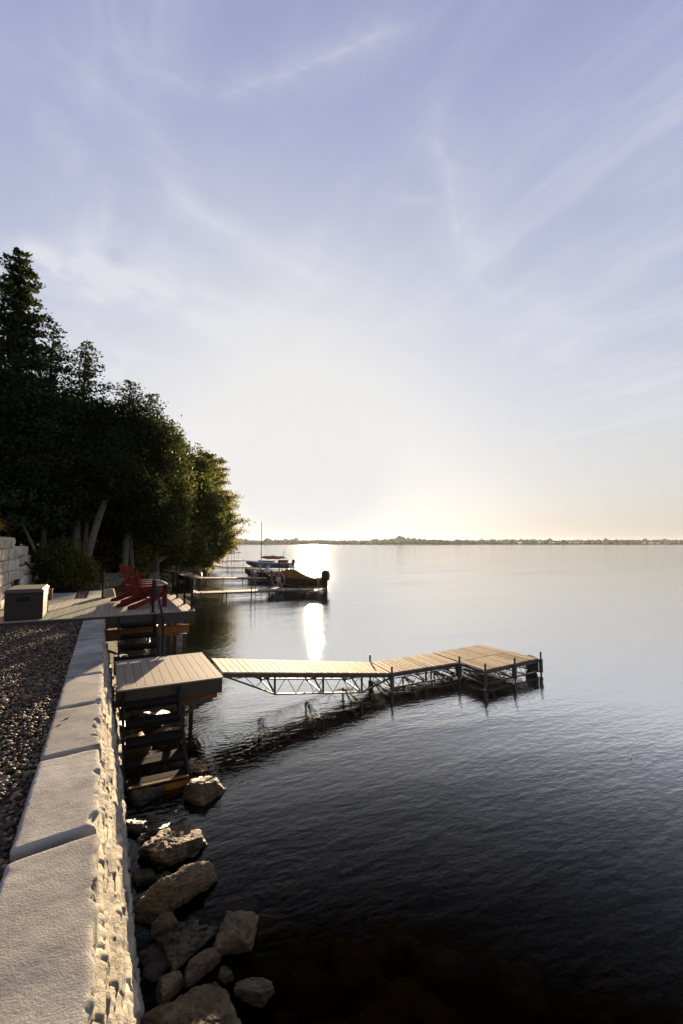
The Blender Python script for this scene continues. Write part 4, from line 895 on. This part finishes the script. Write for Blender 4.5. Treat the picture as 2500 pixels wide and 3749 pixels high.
for i, (x0, x1, y0, y1) in enumerate(((-2.2, -.85, 15.5, 16.6), (-2.2, -.85, 16.63, 17.6), (-.5, .1, 15.5, 16.7), (-.5, .1, 16.73, 17.9))):
    labs = ['grey paving slab left of the pebble gap, next to the deck', 'grey paving slab left of the pebble gap, farther from the deck', 'narrow grey paving slab by the railing post, next to the deck', 'narrow grey paving slab by the railing post, farther back']
    V, F = stone_box(x0, x1, y0, y1, 1.62, 1.80, 300+i, step=.05, amp=.006, edge=.012); o = link('paving_slab', np_mesh('paving_slab', V-np.array([x0, y0, 1.62]), F), None, M['slab'], True); o.location = (x0, y0, 1.62); tag(o, labs[i], 'paving slab')
def gravel_gap():
    Vs, Fs, Rs = [], [], []; n = 0; v0, f0 = ICO[2]
    for i in range(1500):
        s = random.uniform(.015, .035); v = v0*np.array([s*1.2, s, s*.7])*(1+.1*rng.standard_normal((len(v0), 1)))+np.array([random.uniform(-.85, -.5), random.uniform(15.45, 18.4), 1.73+random.uniform(0, .03)])
        Vs.append(v); Fs.append(f0+n); Rs.append(np.full(len(f0), random.random())); n += len(v)
    tag(link('pebble_strip', np_mesh('pebble_strip', np.concatenate(Vs), np.concatenate(Fs), np.concatenate(Rs)), None, M['gravel'], True), 'dark pebbles filling the gap between the paving slabs', 'pebbles', kind='stuff')
gravel_gap()
o = link('stone_block', rock_mesh('stone_block', .16, .16, .22, 77, 5, .03, 10), None, M['block'], True); o.location = (.10, 15.75, 1.86); tag(o, 'small sunlit pale stone block behind the left railing post', 'stone block')
V, F = stone_box(0, .55, 0, .5, -1, .55, 401, step=.04, amp=.02, edge=.03); o = link('stone_pillar', np_mesh('stone_pillar', V, F), None, M['block'], True); o.location = (3.1, 25.2, 1.25); tag(o, 'bright sunlit squat stone pillar at the water edge beyond the deck', 'stone pillar')
def tarp():
    v, f = ICO[5]; V = v*np.array([.95, .6, .30]); V[:, 2] = np.where(V[:, 2] < 0, V[:, 2]*.4, V[:, 2]); V += .015*fbm(V, 5, 3, 2)[:, None]
    o = link('upturned_dinghy', np_mesh('upturned_dinghy', V, f), None, M['tarp'], True); o.location = (1.7, 23.4, 1.45); o.rotation_euler = (0, 0, R(-20)); tag(o, 'low rounded blue grey hull shape lying behind the chairs near the stone pillar', 'dinghy')
tarp()
# one curled dead leaf lying on the capping
mb = MB(); mb.add([(-.03, 0, .002), (-.01, -.014, .010), (.02, -.012, .006), (.04, .0, .014), (.018, .014, .012), (-.012, .013, .004), (0, 0, .001)], [(6, 0, 1), (6, 1, 2), (6, 2, 3), (6, 3, 4), (6, 4, 5), (6, 5, 0)])
mb.bar((-.03, 0, .004), (-.06, .008, .012), .003, .003); o = mb.build('dead_leaf', M['bark']); o.location = (-.30, 5.05, 1.765); o.rotation_euler = (0, 0, .7); tag(o, 'small curled brown leaf lying alone on a cap stone', 'leaf')
# floating twigs
for (x, y, a, l, lab) in ((7.5, 4.55, .5, .12, 'pale curled twig floating on the open water right of the boulders'), (6.9, 2.85, -.5, .12, 'thin dark twig floating nearest the right edge')):
    mb = MB(); mb.tube([(-l, 0, 0), (-l*.3, .01, .012), (l*.5, 0, .01), (l, .02, .02)], [.004, .008, .008, .004], 6); mb.tube([(l*.5, 0, .01), (l*.7, .04, .03)], [.006, .003], 5); o = mb.build('floating_twig', M['block']); o.location = (x, y, .006); o.rotation_euler = (0, 0, a); tag(o, lab, 'twig')

# ------------------------------------------------------------ trees
def leaf_mesh(C, size, flat=0.0, seed=0, aspect=.55):
    n = len(C); r = np.random.default_rng(seed)
    u = r.standard_normal((n, 3)); u[:, 2] *= (1-flat); u /= np.linalg.norm(u, axis=1, keepdims=True)
    t = r.standard_normal((n, 3)); v = np.cross(u, t); v /= np.linalg.norm(v, axis=1, keepdims=True)+1e-9
    s = (size*r.uniform(.6, 1.35, n))[:, None]
    V = np.stack([C-u*s, C+v*s*aspect, C+u*s, C-v*s*aspect], 1).reshape(-1, 3); F = np.arange(4*n).reshape(n, 4)
    return V, F, r.random(n)
def tube_path(mb, p0, p1, r0, r1, bend=.1, n=6, seg=8):
    p0 = Vector(p0); p1 = Vector(p1); L_ = (p1-p0).length; pts = []; rr = []
    off = Vector((random.uniform(-1, 1), random.uniform(-1, 1), random.uniform(-.3, .3)))*bend*L_
    for i in range(n+1):
        t = i/n; pts.append(p0.lerp(p1, t)+off*math.sin(t*math.pi)*.5); rr.append(r0+(r1-r0)*t)
    mb.tube(pts, rr, seg, caps=False); return pts
def conifer(name, label, x, y, ztop, Rb, zlow, n_br, leaves, size=.10, droop=.18, mt='leafc', lean=(0, 0), power=.75, cat='tree', gap=1.0):
    zg = float(ground_z(x, y))-.2; e = empty(name, (x, y, zg), 0, label, cat, 'trees crowding the left shore'); H_ = ztop-zg
    tr = MB(); top = Vector((lean[0], lean[1], H_)); tube_path(tr, (0, 0, 0), top, max(.10, H_*.014), .02, .03, 8)
    C = []
    for i in range(n_br):
        t = (i+.5)/n_br; z = (zlow-zg)+(H_-(zlow-zg))*t; k = (1-t)**power*Rb*random.uniform(.62, 1.15)+.15
        a = i*2.39996+random.uniform(-.3, .3); base = Vector((lean[0]*z/H_, lean[1]*z/H_, z))
        up = .25*(t)-.02; end = base+Vector((math.cos(a)*k, math.sin(a)*k, k*(up)-droop*k+random.uniform(-.1, .1)))
        pts = tube_path(tr, base, end, .012+.012*k, .005, .06, 4, 5)
        m_ = int(leaves*k/Rb)
        s = rng.random(m_)**.75; seg_ = np.array([list(p) for p in pts]); ii = s*(len(pts)-1); j = np.minimum(ii.astype(int), len(pts)-2); fr = (ii-j)[:, None]
        P = seg_[j]*(1-fr)+seg_[j+1]*fr; sp = (.05+.17*k*np.sin(np.clip(s, .05, 1)*math.pi*.85))[:, None]
        P = P+rng.standard_normal((m_, 3))*sp*np.array([1, 1, .42])*gap; C.append(P)
    C = np.concatenate(C); V, F, r_ = leaf_mesh(C, size, .25, i)
    link('crown', np_mesh('crown', V, F, r_), e, M[mt]); tr.build('trunk', M['bark'], e, smooth=True); return e
def broad(name, label, x, y, lobes, leaves, size=.09, mt='leafb', trunk=True, tr_r=.16, cat='tree', grp='trees crowding the left shore', bark='bark', clump=.40, trunk_to=None, dens=34):
    """lobes in world coordinates: (cx, cy, cz, rx, ry, rz)"""
    zg = float(ground_z(x, y))-.2; e = empty(name, (x, y, zg), 0, label, cat, grp); tr = MB(); org = np.array([x, y, zg])
    vol = [l[3]*l[4]+l[3]*l[5] for l in lobes]; tot = sum(vol); C = []
    if trunk:
        lx = lobes[0]; tgt = Vector(trunk_to or (lx[0], lx[1], lx[2]))-Vector(org); tube_path(tr, (0, 0, 0), tgt, tr_r, tr_r*.55, .06, 8, 10)
    for l, vv in zip(lobes, vol):
        nc = max(8, int(leaves*vv/tot/dens)); c = np.array(l[:3]); rad = np.array(l[3:6])
        d = rng.standard_normal((nc, 3)); d /= np.linalg.norm(d, axis=1, keepdims=True); rr = rng.uniform(.25, 1, nc)**.5*np.where(rng.random(nc) < .12, 1.16, 1)
        d2 = d*rr[:, None]*(1+.22*fbm(d*2.2, 1, 2, int(abs(c[0]*10))))[:, None]
        cc = c+d2*rad
        cs_ = clump*rng.uniform(.45, 1.1, nc)*min(rad)**.5*.62
        P = np.repeat(cc, dens, 0)+rng.standard_normal((nc*dens, 3))*np.repeat(cs_, dens)[:, None]*np.array([1, 1, .7])
        C.append(P-org)
        if trunk:
            for k in range(min(10, nc)): tube_path(tr, tgt*.75 if l is lobes[0] else tgt, Vector(cc[k]-org), .05, .012, .1, 4, 5)
    C = np.concatenate(C)
    gz = ground_z(C[:, 0]+x, C[:, 1]+y)-zg; C = C[(C[:, 2] > np.maximum(gz, -zg+.12))]
    V, F, r_ = leaf_mesh(C, size, .1, 5); link('crown' if cat == 'tree' else 'foliage', np_mesh('crown', V, F, r_), e, M[mt])
    if trunk: tr.build('trunk', M[bark], e, smooth=True)
    return e
# tall evergreens whose tops stand out against the sky
conifer('cedar_tree', 'tallest spire topped evergreen at the left edge, branches in clear tiers', -3.6, 22.1, 15.5, 2.9, 4.5, 120, 520, .085)
conifer('cedar_tree', 'thin see through evergreen top just right of the tallest tree', -2.45, 23.7, 13.3, 2.5, 4.5, 74, 250, .075, .0, 'leafc', gap=1.25)
conifer('cedar_tree', 'third evergreen from the left, with a lopsided open top', -1.25, 25.3, 13.4, 2.5, 4.5, 74, 270, .078, .0, 'leafc', gap=1.2)
conifer('cedar_tree', 'wispy evergreen top rising from the middle of the tree mass', .9, 28.8, 12.9, 2.3, 4.2, 78, 230, .075, -.05, gap=1.5, power=.6)
conifer('cedar_tree', 'slender wispy evergreen just right of the middle, last of the pointed tops', 2.15, 30.4, 12.8, 2.1, 4.0, 70, 220, .075, -.05, gap=1.5, power=.6)
conifer('cedar_tree', 'dark evergreen standing behind the tallest tree at the frame edge', -6.6, 24.5, 14.5, 3.4, 4.0, 90, 420, .1)
conifer('pine_tree', 'outermost pine with long sideways boughs reaching over the water', 9.3, 49.5, 13.0, 3.7, 2.6, 84, 560, .12, -.14, 'leafy', power=.42)
# broad dark mass
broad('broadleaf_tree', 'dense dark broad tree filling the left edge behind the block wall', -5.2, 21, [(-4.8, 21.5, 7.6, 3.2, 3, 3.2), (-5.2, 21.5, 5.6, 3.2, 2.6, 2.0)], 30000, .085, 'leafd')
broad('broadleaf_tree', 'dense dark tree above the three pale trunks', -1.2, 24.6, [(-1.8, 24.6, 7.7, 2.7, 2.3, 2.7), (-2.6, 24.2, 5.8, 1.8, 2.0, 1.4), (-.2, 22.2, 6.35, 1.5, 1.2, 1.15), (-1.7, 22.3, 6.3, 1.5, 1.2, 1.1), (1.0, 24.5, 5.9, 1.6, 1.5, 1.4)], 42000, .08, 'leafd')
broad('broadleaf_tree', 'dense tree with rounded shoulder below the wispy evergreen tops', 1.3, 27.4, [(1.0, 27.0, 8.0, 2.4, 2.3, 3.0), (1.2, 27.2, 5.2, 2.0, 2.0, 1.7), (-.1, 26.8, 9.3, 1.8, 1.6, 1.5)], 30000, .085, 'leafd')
broad('broadleaf_tree', 'green tree with hanging side sprays right of the wispy evergreens', 3.0, 31, [(2.9, 31, 7.0, 2.1, 2.2, 3.6), (2.7, 31.2, 10.0, 1.4, 1.5, 1.6), (2.7, 31, 4.3, 1.6, 1.7, 1.4)], 28000, .095, 'leafb')
broad('broadleaf_tree', 'round topped olive tree near the point, second from the water end', 5.2, 40, [(5.4, 40, 8.9, 2.6, 2.4, 3.0), (6.4, 40.5, 6.0, 2.8, 2.6, 2.4), (5.9, 39.6, 3.6, 2.4, 2.2, 1.8)], 28000, .115, 'leafb')
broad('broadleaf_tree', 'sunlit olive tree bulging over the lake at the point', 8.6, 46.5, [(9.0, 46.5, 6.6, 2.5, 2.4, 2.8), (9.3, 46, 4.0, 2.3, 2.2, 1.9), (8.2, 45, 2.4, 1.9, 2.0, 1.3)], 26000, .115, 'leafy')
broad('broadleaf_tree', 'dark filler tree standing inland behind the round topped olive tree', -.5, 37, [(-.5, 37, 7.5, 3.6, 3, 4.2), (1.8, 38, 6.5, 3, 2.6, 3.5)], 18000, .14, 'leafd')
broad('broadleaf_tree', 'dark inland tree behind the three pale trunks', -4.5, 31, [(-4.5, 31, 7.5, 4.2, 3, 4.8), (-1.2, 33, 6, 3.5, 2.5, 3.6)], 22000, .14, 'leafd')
broad('broadleaf_tree', 'low overhanging tree leaning down to the rocks behind the railing', 4.2, 34.5, [(4.9, 36, 3.6, 2.0, 2.2, 1.7), (6.2, 41, 2.6, 2.0, 2.6, 1.2), (3.8, 33, 3.4, 1.3, 1.6, 1.2)], 18000, .10, 'leafb')
broad('shrub', 'low leafy bush over the rocky tip of the shore', 11.0, 60, [(11.3, 60, 2.6, 2.6, 3, 1.5), (12.6, 65, 2.0, 1.6, 3, 1.0)], 9000, .13, 'leafy', trunk=False, cat='shrub', grp='bushes along the shore')
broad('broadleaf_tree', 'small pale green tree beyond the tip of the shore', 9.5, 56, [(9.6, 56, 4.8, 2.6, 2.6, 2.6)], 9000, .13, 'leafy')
broad('shrub', 'large leafy bush between the block wall and the pale trunks', -1.6, 20.2, [(-1.6, 20.2, 2.6, .85, .8, .95), (-1.0, 19.9, 2.3, .7, .7, .7)], 14000, .05, 'leafb', trunk=False, cat='shrub', grp='bushes along the shore', clump=.35)
broad('shrub', 'small amber leaved shrub on top of the near block wall', -3.1, 15.4, [(-3.0, 15.4, 3.9, .35, .3, .32)], 1500, .04, 'leafo', trunk=False, cat='shrub', grp='bushes along the shore', clump=.25)
for (x, y, r_, lab) in ((-3.6, 27.5, 1.9, 'dark undergrowth bush left of the pale trunks'), (.8, 29.5, 1.5, 'dark undergrowth bush right of the pale trunks'), (-1.2, 29.5, 2.0, 'dark undergrowth bush behind the pale trunks'), (2.6, 35.0, 1.6, 'undergrowth bush behind the stone pillar')):
    broad('shrub', lab, x, y, [(x, y, float(ground_z(x, y))+r_*.6, r_*1.1, r_, r_*.9)], 7000, .10, 'leafb', trunk=False, cat='shrub', grp='bushes along the shore')
def bare_trunk(label, base, top, r0, r1, bend, limbs=()):
    b = Vector(base); e = empty('leaning_trunk', base, 0, label, 'tree trunk', 'bare trunks under the tree mass'); mb = MB(); tube_path(mb, (0, 0, 0), Vector(top)-b, r0, r1, bend, 10, 14)
    mb.build('trunk', M['barkpale'], e, smooth=True)
    mb = MB()
    for (t, v) in limbs or ((.95, (.15, .3, .7)), (.88, (-.2, .4, .7))):
        p = (Vector(top)-b)*t; tube_path(mb, p, p+Vector(v), r1*.6, .02, .1, 4, 6)
    mb.build('limb', M['barkpale'], e, smooth=True)
bare_trunk('pale leaning trunk, rightmost of the three bare trunks behind the bush', (-.98, 22.6, 1.5), (.12, 22.6, 6.3), .165, .12, .05)
bare_trunk('upright pale trunk, leftmost of the three bare trunks behind the bush', (-1.28, 23.6, 1.5), (-1.22, 23.8, 7.0), .14, .12, .02)
bare_trunk('slim brownish trunk in the middle of the three bare trunks', (-1.05, 24.6, 1.5), (-.95, 24.6, 7.0), .12, .10, .03)
bare_trunk('dim upright trunk directly behind the red chairs', (.82, 26.5, 1.5), (1.0, 26.5, 6), .17, .14, .03)
bare_trunk('dim trunk slanting low to the right behind the railing', (1.6, 30.5, 1.4), (5.2, 33.5, 3.6), .20, .14, .08)
bare_trunk('thin bare trunk leaning left over the rear block wall', (-2.0, 20.8, 2.0), (-3.4, 21.6, 5.0), .07, .04, .05)

# ------------------------------------------------------------ haze over the lake
def haze():
    mb = MB(); mb.box(-2600, 5200, -260, 5400, -10.4, 60); o = mb.build('haze', None)
    m = bpy.data.materials.new('lake_haze'); m.use_nodes = True; nt = m.node_tree; nt.nodes.clear()
    out = N(nt, 'ShaderNodeOutputMaterial'); v = N(nt, 'ShaderNodeVolumePrincipled'); v.inputs['Density'].default_value = .000028; v.inputs['Color'].default_value = (.80, .88, .97, 1); v.inputs['Anisotropy'].default_value = .3
    nt.links.new(v.outputs[0], out.inputs['Volume']); o.data.materials.append(m); tag(o, kind='stuff')
haze()
